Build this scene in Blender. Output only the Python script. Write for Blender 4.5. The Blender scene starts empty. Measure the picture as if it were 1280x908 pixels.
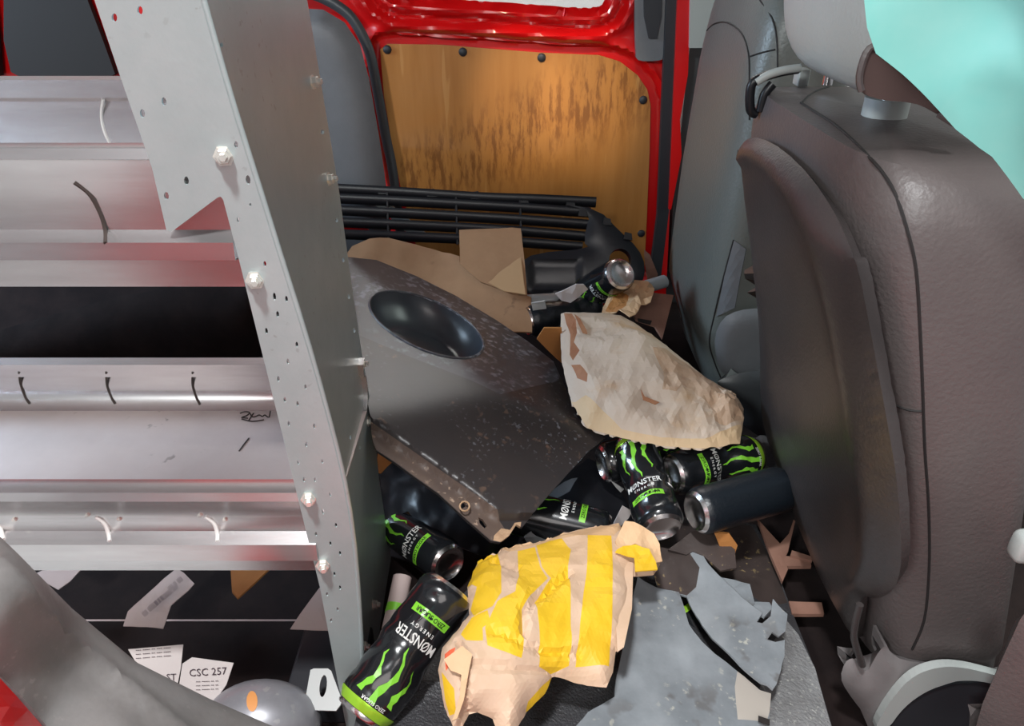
import bpy, bmesh, math, random
import numpy as np
from mathutils import Vector, Matrix, noise
from mathutils.geometry import delaunay_2d_cdt
random.seed(7)
C = bpy.context.scene.collection
SC = bpy.context.scene

# ------------------------------------------------------------------ camera, light, exposure
CAM = Vector((0, 0, 0.9)); FPX = 924.0; PITCH = math.radians(30)
cd = bpy.data.cameras.new('camera'); cam = bpy.data.objects.new('camera', cd); C.objects.link(cam)
cam.location = CAM; cam.rotation_euler = (math.radians(60), 0, 0)
cd.sensor_width = 36; cd.lens = FPX / 1280 * 36; cd.clip_start = 0.02
SC.camera = cam
SC.view_settings.view_transform = 'Standard'; SC.view_settings.look = 'None'
SC.view_settings.gamma = 1; SC.view_settings.use_curve_mapping = False
SC.view_settings.exposure = 0.44
W = bpy.data.worlds.new('world'); SC.world = W; W.use_nodes = True
bg = W.node_tree.nodes['Background']; bg.inputs[0].default_value = (0.86, 0.86, 0.90, 1); bg.inputs[1].default_value = 0.26

def area(name, loc, target, size, power, color, sy=None):
    l = bpy.data.lights.new(name, 'AREA'); l.energy = power; l.color = color; l.size = size
    if sy: l.shape = 'RECTANGLE'; l.size_y = sy
    o = bpy.data.objects.new(name, l); C.objects.link(o); o.location = loc
    o.rotation_euler = (Vector(target) - Vector(loc)).to_track_quat('-Z', 'Y').to_euler()
    return o
area('workshop_lamp', (-0.30, -0.22, 2.8), (0.0, 0.65, 0.2), 0.20, 52, (0.97, 0.99, 1.0))
area('bay_lamp_left', (-0.85, -0.95, 1.75), (0.1, 1.0, 0.6), 0.22, 20, (0.95, 1.0, 0.99))
area('bay_fill', (0.1, -1.6, 1.9), (0.1, 1.5, 0.3), 1.2, 12, (1.0, 0.93, 0.90))  # soft warm fill added behind the viewer, toward the open side
area('rear_door_light', (-1.9, 1.25, 1.2), (-0.1, 1.1, 0.3), 0.5, 24, (0.60, 0.80, 1.0))
area('windscreen_light', (1.9, 1.1, 1.35), (0.5, 1.1, 0.5), 0.7, 9, (0.85, 1.0, 0.93))
area('far_bay_light', (0.0, 3.1, 2.2), (0.0, 3.6, 0.6), 0.8, 30, (1, 0.98, 0.95))
for lx, tx in ((0.0, 0.03), (0.14, 0.17)):      # two unseen spots added to make warm pools on the plywood
    l = bpy.data.lights.new('added_spot', 'SPOT'); l.energy = 26; l.color = (1, .86, .62); l.spot_size = math.radians(17); l.spot_blend = 1; l.shadow_soft_size = .02
    o = bpy.data.objects.new('added_spot', l); C.objects.link(o); o.location = (lx, 1.0, 1.30)
    o.rotation_euler = (Vector((tx, 1.75, .58)) - Vector(o.location)).to_track_quat('-Z', 'Y').to_euler()

# ------------------------------------------------------------------ materials
def mat(name, col, rough=0.5, metal=0.0, bump=None, var=None, spec=0.5, coat=0.0, stretch=None, trans=0.0, aniso=None):
    m = bpy.data.materials.new(name); m.use_nodes = True
    nt = m.node_tree; b = nt.nodes['Principled BSDF']
    b.inputs['Base Color'].default_value = (*col, 1); b.inputs['Roughness'].default_value = rough
    b.inputs['Metallic'].default_value = metal; b.inputs['Specular IOR Level'].default_value = spec
    b.inputs['Coat Weight'].default_value = coat; b.inputs['Coat Roughness'].default_value = 0.08
    b.inputs['Transmission Weight'].default_value = trans
    tc = nt.nodes.new('ShaderNodeTexCoord'); mp = nt.nodes.new('ShaderNodeMapping')
    nt.links.new(tc.outputs['Object'], mp.inputs[0])
    if stretch: mp.inputs['Scale'].default_value = stretch
    if var:   # (scale, colour2, lo, hi[, detail])
        n = nt.nodes.new('ShaderNodeTexNoise'); n.inputs['Scale'].default_value = var[0]
        n.inputs['Detail'].default_value = var[4] if len(var) > 4 else 6; n.inputs['Roughness'].default_value = 0.65
        nt.links.new(mp.outputs[0], n.inputs['Vector'])
        r = nt.nodes.new('ShaderNodeValToRGB')
        r.color_ramp.elements[0].position = var[2]; r.color_ramp.elements[0].color = (*col, 1)
        r.color_ramp.elements[1].position = var[3]; r.color_ramp.elements[1].color = (*var[1], 1)
        nt.links.new(n.outputs['Fac'], r.inputs[0]); nt.links.new(r.outputs[0], b.inputs['Base Color'])
        m['ramp'] = 1
    if bump:  # (scale, strength)
        n2 = nt.nodes.new('ShaderNodeTexNoise'); n2.inputs['Scale'].default_value = bump[0]; n2.inputs['Detail'].default_value = 4
        bp = nt.nodes.new('ShaderNodeBump'); bp.inputs['Strength'].default_value = bump[1]; bp.inputs['Distance'].default_value = 0.002
        nt.links.new(mp.outputs[0], n2.inputs['Vector']); nt.links.new(n2.outputs['Fac'], bp.inputs['Height'])
        nt.links.new(bp.outputs[0], b.inputs['Normal'])
    return m

def speckle(m, col, scale=220, lo=0.62, hi=0.68, mask=9, mlo=0.45, mhi=0.65, amount=1.0):
    """mix a scatter of small scuffs or dust specks over the material's colour"""
    nt = m.node_tree; b = nt.nodes['Principled BSDF']
    src = b.inputs['Base Color'].links[0].from_socket if b.inputs['Base Color'].links else None
    tc = nt.nodes.new('ShaderNodeTexCoord')
    def nz(s, a, c, d=3):
        n = nt.nodes.new('ShaderNodeTexNoise'); n.inputs['Scale'].default_value = s; n.inputs['Detail'].default_value = d
        nt.links.new(tc.outputs['Object'], n.inputs['Vector'])
        r = nt.nodes.new('ShaderNodeMapRange'); r.inputs[1].default_value = a; r.inputs[2].default_value = c
        nt.links.new(n.outputs['Fac'], r.inputs[0]); return r.outputs[0]
    f1 = nz(scale, lo, hi); f2 = nz(mask, mlo, mhi)
    mu = nt.nodes.new('ShaderNodeMath'); mu.operation = 'MULTIPLY'
    nt.links.new(f1, mu.inputs[0]); nt.links.new(f2, mu.inputs[1])
    mu2 = nt.nodes.new('ShaderNodeMath'); mu2.operation = 'MULTIPLY'; mu2.inputs[1].default_value = amount
    nt.links.new(mu.outputs[0], mu2.inputs[0])
    mx = nt.nodes.new('ShaderNodeMix'); mx.data_type = 'RGBA'
    nt.links.new(mu2.outputs[0], mx.inputs[0])
    if src: nt.links.new(src, mx.inputs[6])
    else: mx.inputs[6].default_value = b.inputs['Base Color'].default_value
    mx.inputs[7].default_value = (*col, 1)
    nt.links.new(mx.outputs[2], b.inputs['Base Color'])
    return m

M = {}
M['red'] = mat('red_paint', (0.62, 0.005, 0.006), 0.28, 0, coat=0.6, bump=(14, 0.05))
M['galv'] = speckle(mat('galvanised_steel', (0.43, 0.51, 0.51), 0.42, 0.3, bump=(240, 0.08), var=(14, (0.50, 0.57, 0.57), 0.35, 0.7)), (0.25, 0.25, 0.24), 120, .66, .70, 6, .5, .6, .5)
M['alu'] = mat('brushed_aluminium', (0.72, 0.70, 0.70), 0.27, 0.92, bump=(22, 0.05), var=(4, (0.56, 0.53, 0.53), 0.4, 0.7), stretch=(0.7, 5, 5))
M['tray'] = speckle(mat('dirty_tray_floor', (0.62, 0.53, 0.51), 0.45, 0.45, bump=(60, 0.1), var=(6, (0.54, 0.45, 0.43), 0.35, 0.7)), (0.08, 0.06, 0.05), 60, .64, .70, 7, .52, .62, .9)
M['bolt'] = mat('zinc_bolt', (0.80, 0.78, 0.72), 0.3, 0.6)
M['dark'] = mat('dark_hole', (0.015, 0.011, 0.01), 0.8)
M['slotd'] = mat('slot_dark', (0.05, 0.035, 0.03), 0.7)
M['slotw'] = mat('slot_white', (0.85, 0.83, 0.80), 0.5)
M['floor'] = mat('cargo_floor', (0.012, 0.008, 0.008), 0.9, spec=.15, var=(12, (0.022, 0.014, 0.013), .4, .7), bump=(80, .3))
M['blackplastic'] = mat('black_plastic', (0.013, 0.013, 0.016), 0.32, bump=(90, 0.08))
M['grille'] = mat('gloss_black', (0.008, 0.008, 0.010), 0.38, spec=.35)
M['gap'] = mat('rubber_seal', (0.02, 0.021, 0.026), 0.55)
M['greytrim'] = mat('grey_trim', (0.13, 0.135, 0.145), 0.5, bump=(160, 0.15), var=(7, (0.16, 0.165, 0.175), .4, .7))
M['darktrim'] = mat('dark_grey_trim', (0.05, 0.055, 0.06), 0.4, bump=(160, 0.1))
M['sill'] = speckle(mat('sill_trim', (0.25, 0.235, 0.23), 0.5, bump=(120, 0.2), var=(9, (0.19, 0.175, 0.17), .4, .65)), (0.35, .32, .3), 150, .64, .7, 8, .4, .6, .5)
M['leather'] = mat('grey_brown_leather', (0.088, 0.073, 0.072), 0.46, bump=(210, 0.35), var=(6, (0.105, 0.088, 0.085), .35, .7))
M['leather_far'] = mat('lit_far_leather', (0.12, 0.128, 0.118), 0.38, bump=(210, 0.35))  # grey-green light on the far seat put into its leather colour
M['panel'] = speckle(mat('seat_back_plastic', (0.040, 0.034, 0.034), 0.36, bump=(260, 0.25), var=(5, (0.052, 0.044, 0.042), .4, .7)), (.14, .12, .11), 160, .68, .72, 9, .5, .6, .5)
M['seam'] = mat('seam_thread', (0.012, 0.010, 0.010), 0.7)
M['hardgrey'] = mat('hard_grey_plastic', (0.19, 0.175, 0.175), 0.42, bump=(150, .1), var=(8, (0.15, .135, .135), .4, .7))
M['palegrey'] = mat('pale_grey_plastic', (0.36, 0.38, 0.37), 0.4)
M['headrest'] = mat('lit_headrest_leather', (0.40, 0.425, 0.40), 0.4, bump=(210, 0.3))  # same leather as the seat, lightened: light on it is in the colour
M['chrome'] = mat('chrome', (0.75, 0.75, 0.75), 0.15, 1.0)
M['teal'] = mat('teal_film', (0.14, 0.41, 0.37), 0.35, var=(5, (0.24, 0.46, 0.42), .35, .7), bump=(8, .4))
M['card'] = speckle(mat('cardboard', (0.42, 0.235, 0.12), 0.75, bump=(90, 0.15), var=(7, (0.34, 0.18, 0.09), .4, .7)), (.16, .08, .04), 40, .6, .68, 6, .5, .62, .6)
M['cardo'] = mat('orange_cardboard', (0.46, 0.19, 0.05), 0.75, var=(9, (0.38, 0.15, 0.04), .4, .7))
M['cardp'] = mat('pink_cardboard', (0.27, 0.14, 0.10), 0.8, var=(12, (0.21, 0.10, 0.07), .4, .7), bump=(90, .2))
M['kraft'] = mat('kraft_paper', (0.66, 0.43, 0.25), 0.7, bump=(45, 0.5), var=(9, (0.56, 0.34, 0.18), .4, .7))
M['bagw'] = mat('pale_paper_bag', (0.60, 0.48, 0.38), 0.65, bump=(28, 0.5), var=(9, (0.56, 0.38, 0.24), .52, .66))
M['bagin'] = mat('bag_stain', (0.33, 0.13, 0.06), 0.7, var=(14, (0.42, 0.2, .1), .4, .7))
M['stain'] = mat('brown_paper_stain', (0.47, 0.30, 0.19), 0.65, bump=(28, .5), var=(16, (0.58, 0.42, 0.30), .4, .65))
M['bagtan'] = mat('bag_tan_border', (0.66, 0.47, 0.28), 0.65, bump=(40, 0.5))
M['yellow'] = mat('yellow_print', (0.74, 0.46, 0.016), 0.55, bump=(45, 0.5), var=(7, (0.66, 0.38, 0.012), .45, .75))
M['pinkp'] = mat('bag_kraft_pale', (0.60, 0.42, 0.30), 0.6, bump=(45, 0.5), var=(10, (0.54, 0.36, 0.23), .4, .7))
M['redprint'] = mat('red_print', (0.75, 0.12, 0.05), 0.6)
M['greyplastic'] = speckle(speckle(mat('grey_broken_plastic', (0.27, 0.29, 0.31), 0.38, bump=(50, 0.35), var=(9, (0.17, 0.185, 0.20), .35, .65)), (.52, .50, .42), 110, .62, .70, 10, .5, .62, .6), (.10, .09, .085), 26, .60, .66, 6, .5, .6, .6)
M['mud'] = speckle(mat('muddy_shaded_plastic', (0.045, 0.033, 0.03), 0.5, bump=(60, .4), var=(7, (0.07, .05, .045), .4, .7)), (.45, .33, .15), 110, .62, .68, 9, .5, .6, .7)  # mud specks over a base that has the brown shade painted in
M['mat'] = mat('black_rubber_mat', (0.055, 0.055, 0.06), 0.34, bump=(330, 1.0), var=(9, (0.035, 0.033, 0.035), .4, .7))
M['liner'] = speckle(mat('lit_liner_edge', (0.26, 0.26, 0.265), 0.4, bump=(220, 1.0), var=(14, (0.17, 0.165, .165), .4, .7)), (.6, .6, .55), 200, .62, .68, 9, .4, .6, .5)  # right edge of the mat: light falling there put into the colour
M['dusty'] = speckle(mat('dusty_bluelit_plastic', (0.060, 0.060, 0.070), 0.36, bump=(40, .12)), (.46, .49, .58), 85, .52, .66, 8, .42, .62, .45)  # dust, with blue light on the bumper's upper face in the colour
M['bumper'] = speckle(speckle(mat('bumper_black', (0.030, 0.026, 0.027), 0.36, bump=(40, 0.12), var=(5, (0.040, 0.031, 0.029), .4, .7)), (.38, .40, .46), 150, .60, .70, 8, .52, .66, .35), (.20, .12, .08), 60, .62, .7, 9, .5, .6, .5)
M['bumpflange'] = speckle(mat('dusty_flange', (0.085, 0.058, 0.048), 0.55, var=(18, (0.12, 0.08, .06), .4, .7)), (.42, .30, .22), 120, .6, .68, 12, .45, .6, .8)
M['mudchip'] = mat('dried_mud', (0.50, 0.33, 0.20), 0.8, bump=(90, .8), var=(60, (0.36, .22, .13), .4, .6))
M['paper'] = mat('white_paper', (0.62, 0.56, 0.54), 0.7, bump=(30, .2))
M['paperp'] = mat('pinkish_paper', (0.50, 0.40, 0.38), 0.7)
M['ink'] = mat('printed_ink', (0.06, 0.04, 0.05), 0.7)
M['whitep'] = mat('white_plastic', (0.46, 0.47, 0.46), 0.35)
M['greytube'] = mat('grey_tube', (0.36, 0.38, 0.39), 0.4)
M['dome'] = speckle(mat('dusty_dome', (0.34, 0.34, 0.37), 0.35, metal=.3, var=(7, (0.22, 0.21, .22), .4, .68)), (.6, .58, .55), 130, .62, .68, 8, .4, .6, .6)
M['amber'] = mat('amber_sticker', (0.75, 0.32, 0.10), 0.5)
M['canblack'] = mat('can_black', (0.009, 0.010, 0.012), 0.20, coat=0.5)
M['cannavy'] = mat('can_navy', (0.006, 0.009, 0.013), 0.36, bump=(200, .3))
M['cangreen'] = mat('can_green', (0.22, 0.62, 0.04), 0.35)
M['canlime'] = mat('can_lime_rim', (0.42, 0.80, 0.05), 0.25, 0.4)
M['cansilver'] = mat('can_silver', (0.78, 0.74, 0.72), 0.22, 1.0)
M['canwhite'] = mat('can_white_ink', (0.75, 0.75, 0.72), 0.4)
M['wallwhite'] = mat('garage_wall', (0.70, 0.70, 0.68), 0.8)
M['roof'] = mat('roof_lining', (0.30, 0.28, 0.26), 0.9)
M['glass'] = mat('window_glass', (0.9, 0.93, 0.92), 0.03, trans=1.0)
M['orangebar'] = mat('orange_bar', (0.7, 0.25, 0.05), 0.6)

def wood_material():
    m = mat('varnished_plywood', (0.46, 0.20, 0.055), 0.24, var=(3, (0.40, 0.165, 0.04), .35, .7), stretch=(12, 12, 1.0), bump=(60, .05), coat=.3)
    nt = m.node_tree; b = nt.nodes['Principled BSDF']; src = b.inputs['Base Color'].links[0].from_socket
    tc = nt.nodes.new('ShaderNodeTexCoord')
    def noise_(scale, st, lo, hi, det=6):
        mp = nt.nodes.new('ShaderNodeMapping'); mp.inputs['Scale'].default_value = st
        nt.links.new(tc.outputs['Object'], mp.inputs[0])
        n = nt.nodes.new('ShaderNodeTexNoise'); n.inputs['Scale'].default_value = scale; n.inputs['Detail'].default_value = det
        n.inputs['Roughness'].default_value = .7
        nt.links.new(mp.outputs[0], n.inputs['Vector'])
        r = nt.nodes.new('ShaderNodeMapRange'); r.inputs[1].default_value = lo; r.inputs[2].default_value = hi
        nt.links.new(n.outputs['Fac'], r.inputs[0]); return r.outputs[0]
    streak = noise_(30, (2.2, 1, .42), .47, .58)
    # runs of dark stain: a ragged line that climbs from left to right
    sx = nt.nodes.new('ShaderNodeSeparateXYZ'); nt.links.new(tc.outputs['Object'], sx.inputs[0])
    line = nt.nodes.new('ShaderNodeMath'); line.operation = 'MULTIPLY_ADD'; line.inputs[1].default_value = -0.46; line.inputs[2].default_value = 0
    nt.links.new(sx.outputs['X'], line.inputs[0])
    add = nt.nodes.new('ShaderNodeMath'); add.operation = 'ADD'
    nt.links.new(sx.outputs['Z'], add.inputs[0]); nt.links.new(line.outputs[0], add.inputs[1])
    c1 = nt.nodes.new('ShaderNodeMapRange'); c1.inputs[1].default_value = .24; c1.inputs[2].default_value = .36
    nt.links.new(add.outputs[0], c1.inputs[0])
    c2 = nt.nodes.new('ShaderNodeMapRange'); c2.inputs[1].default_value = .52; c2.inputs[2].default_value = .44
    nt.links.new(add.outputs[0], c2.inputs[0])
    def mul(a, c):
        n = nt.nodes.new('ShaderNodeMath'); n.operation = 'MULTIPLY'; nt.links.new(a, n.inputs[0])
        if isinstance(c, float): n.inputs[1].default_value = c
        else: nt.links.new(c, n.inputs[1])
        return n.outputs[0]
    f = mul(mul(mul(streak, c1.outputs[0]), c2.outputs[0]), 0.62)
    mx = nt.nodes.new('ShaderNodeMix'); mx.data_type = 'RGBA'; nt.links.new(f, mx.inputs[0]); nt.links.new(src, mx.inputs[6]); mx.inputs[7].default_value = (.12, .04, .015, 1)
    scr = mul(noise_(20, (1.6, 1, .16), .66, .70, 2), .35)
    mx2 = nt.nodes.new('ShaderNodeMix'); mx2.data_type = 'RGBA'; nt.links.new(scr, mx2.inputs[0]); nt.links.new(mx.outputs[2], mx2.inputs[6]); mx2.inputs[7].default_value = (.62, .34, .12, 1)
    nt.links.new(mx2.outputs[2], b.inputs['Base Color'])
    return m
M['wood'] = wood_material()

# ------------------------------------------------------------------ geometry helpers
def ray(px, py):
    cx = (px - 640) / FPX; cy = (454 - py) / FPX; c, s = math.cos(PITCH), math.sin(PITCH)
    return Vector((cx, c + s * cy, -s + c * cy))
def PY(px, py, Y): r = ray(px, py); return CAM + r * (Y / r.y)
def PZ(px, py, z): r = ray(px, py); return CAM + r * ((z - CAM.z) / r.z)
def PX(px, py, x): r = ray(px, py); return CAM + r * (x / r.x)
def planeY(Y): return lambda px, py: PY(px, py, Y)
def plane3(a, b, c):
    A, B, D = PY(*a), PY(*b), PY(*c); n = (B - A).cross(D - A).normalized()
    def f(px, py):
        r = ray(px, py); return CAM + r * ((A - CAM).dot(n) / r.dot(n))
    return f
def rbf(pts):
    """smooth surface through points (px, py, Y); the distance is what is interpolated"""
    P = np.array([[p[0], p[1]] for p in pts], float) / 100; d = np.array([p[2] for p in pts], float); n = len(P)
    def phi(r2): return np.where(r2 > 1e-9, 0.5 * r2 * np.log(np.maximum(r2, 1e-9)), 0)
    A = np.zeros((n + 3, n + 3)); A[:n, :n] = phi(((P[:, None] - P[None]) ** 2).sum(-1)); A[:n, n] = 1; A[:n, n+1:] = P; A[n:, :n] = A[:n, n:].T
    w = np.linalg.solve(A, np.concatenate([d, [0, 0, 0]]))
    def f(px, py):
        q = np.array([px, py]) / 100
        k = phi(((P - q) ** 2).sum(1)); Y = k @ w[:n] + w[n] + q @ w[n+1:]
        return PY(px, py, float(Y))
    return f
def on_curve(xf, off=0.0):
    """surface x = xf(z), hit by bisection along the ray"""
    def f(px, py):
        r = ray(px, py); lo, hi = 0.15, 3.0
        for _ in range(40):
            t = (lo + hi) / 2; p = CAM + r * t
            if p.x > xf(p.z) + off: hi = t
            else: lo = t
        return CAM + r * lo
    return f

def finish(name, me, mats, parent=None, smooth=False, origin=None):
    if not isinstance(mats, (list, tuple)): mats = [mats]
    for m in mats: me.materials.append(m)
    n = len(me.vertices); co = np.empty(n * 3, np.float32); me.vertices.foreach_get('co', co); co = co.reshape(-1, 3)
    if origin is None:
        lo, hi = co.min(0), co.max(0); origin = Vector(((lo[0]+hi[0])/2, (lo[1]+hi[1])/2, lo[2]))
    co -= np.array(origin, np.float32); me.vertices.foreach_set('co', co.ravel())
    if smooth:
        me.polygons.foreach_set('use_smooth', [True] * len(me.polygons))
    me.update()
    o = bpy.data.objects.new(name, me); C.objects.link(o)
    if parent is not None:
        o.parent = parent; o.location = Vector(origin) - world_of(parent)
    else: o.location = origin
    return o
def world_of(o):
    v = Vector(o.location)
    while o.parent: o = o.parent; v += o.location
    return v
def raw(name, vs, fs, mats, parent=None, smooth=False, mi=None, origin=None):
    me = bpy.data.meshes.new(name); me.from_pydata([tuple(v) for v in vs], [], fs)
    if mi: me.polygons.foreach_set('material_index', mi)
    bm = bmesh.new(); bm.from_mesh(me); bmesh.ops.recalc_face_normals(bm, faces=bm.faces[:]); bm.to_mesh(me); bm.free()
    return finish(name, me, mats, parent, smooth, origin)
def sharp(o, deg=35):
    """smooth shading with sharp edges where faces meet steeply"""
    me = o.data
    bm = bmesh.new(); bm.from_mesh(me)
    for e in bm.edges: e.smooth = not (len(e.link_faces) == 2 and e.calc_face_angle(0) > math.radians(deg))
    for f in bm.faces: f.smooth = True
    bm.to_mesh(me); bm.free(); return o
def empty(name, loc):
    o = bpy.data.objects.new(name, None); C.objects.link(o); o.location = loc; o.empty_display_size = .05; return o
def tag(o, label, cat, group=None):
    o['label'] = label; o['category'] = cat
    if group: o['group'] = group
    return o
def struct(o): o['kind'] = 'structure'; return o

def inside(p, poly):
    x, y = p; c = False; j = len(poly) - 1
    for i in range(len(poly)):
        xi, yi = poly[i]; xj, yj = poly[j]
        if (yi > y) != (yj > y) and x < (xj - xi) * (y - yi) / (yj - yi) + xi: c = not c
        j = i
    return c
def dist_poly(p, poly, closed=True):
    P = np.array(poly, float); Q = np.roll(P, -1, 0) if closed else P[1:]; P = P if closed else P[:-1]
    d = Q - P; q = np.array(p, float); t = np.clip(((q - P) * d).sum(1) / np.maximum((d * d).sum(1), 1e-9), 0, 1)
    return float(np.sqrt(((P + d * t[:, None] - q) ** 2).sum(1)).min())
def resample(poly, step, jit=0):
    out = []
    n = len(poly)
    for i in range(n):
        a, b = poly[i], poly[(i + 1) % n]; L = math.hypot(b[0]-a[0], b[1]-a[1]); k = max(1, int(L / step))
        for j in range(k):
            t = j / k; q = (a[0] + (b[0]-a[0]) * t, a[1] + (b[1]-a[1]) * t)
            if jit and j: q = (q[0] + random.uniform(-jit, jit), q[1] + random.uniform(-jit, jit))
            out.append(q)
    return out
def smooth_poly(poly, n=2):
    for _ in range(n):
        out = []
        for i in range(len(poly)):
            a, b = poly[i], poly[(i+1) % len(poly)]
            out += [(a[0]*.75+b[0]*.25, a[1]*.75+b[1]*.25), (a[0]*.25+b[0]*.75, a[1]*.25+b[1]*.75)]
        poly = out
    return poly
def circle(cx, cy, rx, ry=None, n=10, rot=0):
    ry = ry or rx; c, s = math.cos(rot), math.sin(rot)
    return [(cx + c*rx*math.cos(a) - s*ry*math.sin(a), cy + s*rx*math.cos(a) + c*ry*math.sin(a)) for a in [2*math.pi*i/n for i in range(n)]]

def sheet(name, outline, surf, thick, mats, parent=None, holes=(), regions=(), step=14, bump=None, jit=0,
          smooth=False, back=None, rim=None, tris=False):
    """solid plate or cloth with the given outline on a surface; bump(px,py,p)->height toward the viewer,
    thick = material thickness, back = mats index for the underside, regions = [(polygon, mat index)]"""
    outline = resample(outline, step, jit); jj = 0 if smooth else .15
    holes = [list(h) for h in holes]
    pts = []; edges = []
    def addloop(lp):
        b = len(pts); pts.extend(lp); edges.extend([(b+i, b+(i+1) % len(lp)) for i in range(len(lp))])
    addloop(outline)
    for h in holes: addloop(h)
    for r, _ in regions: addloop(resample(r, step, 0))
    xs = [p[0] for p in outline]; ys = [p[1] for p in outline]
    if bump is not None or step < 40:
        rnd = random.Random(len(outline)); y = min(ys) + step * .5; k = 0
        while y < max(ys):
            x = min(xs) + step * (.5 if k % 2 else 1.0)
            while x < max(xs):
                q = (x + rnd.uniform(-jj, jj) * step, y + rnd.uniform(-jj, jj) * step)
                if inside(q, outline) and dist_poly(q, outline) > step * .35 and not any(inside(q, h) for h in holes): pts.append(q)
                x += step
            y += step * .9; k += 1
    co, _, fa, *_r = delaunay_2d_cdt([Vector(p) for p in pts], edges, [], 0, 1e-4)
    co = [(v.x, v.y) for v in co]; F = []; mi = []
    for f in fa:
        cx = sum(co[i][0] for i in f) / len(f); cy = sum(co[i][1] for i in f) / len(f)
        if not inside((cx, cy), outline) or any(inside((cx, cy), h) for h in holes): continue
        F.append(tuple(f)); m = 0
        for r, idx in regions:
            if inside((cx, cy), r): m = idx
        mi.append(m)
    used = sorted({i for f in F for i in f}); remap = {u: k for k, u in enumerate(used)}
    F = [tuple(remap[i] for i in f) for f in F]; co = [co[u] for u in used]
    P = [surf(*q) for q in co]
    def normals(P):
        N = [Vector((0, 0, 0)) for _ in P]
        for f in F:
            n = (P[f[1]] - P[f[0]]).cross(P[f[2]] - P[f[0]])
            if n.dot(CAM - P[f[0]]) < 0: n = -n
            for i in f: N[i] += n
        return [n.normalized() if n.length > 0 else Vector((0, 0, 1)) for n in N]
    if bump is not None:
        N = normals(P); P = [p + n * bump(q[0], q[1], p) for p, n, q in zip(P, N, co)]
    N = normals(P)
    nv = len(P); V = P + [p - n * thick for p, n in zip(P, N)]
    cnt = {}
    for f in F:
        for a, b in zip(f, f[1:] + f[:1]): cnt[(min(a, b), max(a, b))] = cnt.get((min(a, b), max(a, b)), 0) + 1
    fs = list(F); ms = list(mi)
    for f, m in zip(F, mi): fs.append(tuple(i + nv for i in reversed(f))); ms.append(m if back is None else back)
    for f, m in zip(F, mi):
        for a, b in zip(f, f[1:] + f[:1]):
            if cnt[(min(a, b), max(a, b))] == 1: fs.append((b, a, a + nv, b + nv)); ms.append(m if rim is None else rim)
    o = raw(name, V, fs, mats, parent, False, ms)
    if smooth: sharp(o, 38)
    return o

def tube(name, pts, r, m, parent=None, seg=8, closed=False, flat=1.0, radii=None, origin=None):
    pts = [Vector(p) for p in pts]; n = len(pts); V = []; F = []
    up = Vector((0, 0, 1)); prev = None
    for i, p in enumerate(pts):
        t = (pts[(i+1) % n] - pts[i-1]) if closed else (pts[min(i+1, n-1)] - pts[max(i-1, 0)])
        t.normalize()
        if prev is None: a = t.cross(up) if abs(t.dot(up)) < .95 else t.cross(Vector((1, 0, 0)))
        else: a = prev - t * prev.dot(t)
        a.normalize(); prev = a; b = t.cross(a); rr = radii[i] if radii else r
        for k in range(seg):
            an = 2 * math.pi * k / seg; V.append(p + a * math.cos(an) * rr + b * math.sin(an) * rr * flat)
    for i in range(n if closed else n - 1):
        for k in range(seg):
            j = (i + 1) % n; F.append((i*seg+k, i*seg+(k+1) % seg, j*seg+(k+1) % seg, j*seg+k))
    if not closed: F.append(tuple(range(seg))); F.append(tuple((n-1)*seg + k for k in range(seg)))
    return sharp(raw(name, V, F, m, parent, True, origin=origin), 50)
def spline(pts, k=6, closed=False):
    P = [Vector(p) for p in pts]; out = []; n = len(P)
    for i in range(n if closed else n - 1):
        if closed: a, b, c, d = P[i-1], P[i], P[(i+1) % n], P[(i+2) % n]
        else: a, b, c, d = P[max(i-1, 0)], P[i], P[i+1], P[min(i+2, n-1)]
        for j in range(k):
            t = j / k
            out.append(.5 * ((2*b) + (c-a)*t + (2*a-5*b+4*c-d)*t*t + (3*b-a-3*c+d)*t**3))
    if not closed: out.append(P[-1])
    return out
def box(name, lo, hi, m, parent=None, bevel=0.0):
    bm = bmesh.new(); bmesh.ops.create_cube(bm, size=1)
    for v in bm.verts: v.co = Vector([lo[i] + (v.co[i] + .5) * (hi[i] - lo[i]) for i in range(3)])
    if bevel: bmesh.ops.bevel(bm, geom=bm.edges[:], offset=bevel, segments=3, affect='EDGES', profile=.6)
    me = bpy.data.meshes.new(name); bm.to_mesh(me); bm.free()
    return sharp(finish(name, me, m, parent), 50)
def prism(name, prof, axis_pts, m, parent=None):
    """extrude a (y,z) profile polygon along x between x0,x1"""
    x0, x1 = axis_pts; n = len(prof)
    V = [(x0, y, z) for y, z in prof] + [(x1, y, z) for y, z in prof]
    F = [tuple(range(n)), tuple(range(n, 2*n))] + [(i, (i+1) % n, n+(i+1) % n, n+i) for i in range(n)]
    return sharp(raw(name, V, F, m, parent), 40)
def ribbon(prof, t):
    """open (y,z) profile to closed strip of thickness t"""
    n = len(prof); a, b = [], []
    for i, (y, z) in enumerate(prof):
        p0 = prof[max(i-1, 0)]; p1 = prof[min(i+1, n-1)]; d = Vector((p1[0]-p0[0], p1[1]-p0[1])).normalized()
        a.append((y - d.y*t/2, z + d.x*t/2)); b.append((y + d.y*t/2, z - d.x*t/2))
    return a + b[::-1]
from mathutils.bvhtree import BVHTree
def bvh_of(o):
    w = world_of(o); vs = [v.co + w for v in o.data.vertices]; return BVHTree.FromPolygons(vs, [tuple(p.vertices) for p in o.data.polygons])
def bvh_surf(o, lift=.0006, fb=1.0):
    B = bvh_of(o)
    def f(px, py):
        r = ray(px, py).normalized(); h, nrm, i, d = B.ray_cast(CAM, r)
        if h is None:
            h2, nrm, i, d = B.find_nearest(CAM + r*fb); return h2 + nrm*lift
        return h + nrm*lift
    return f
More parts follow.
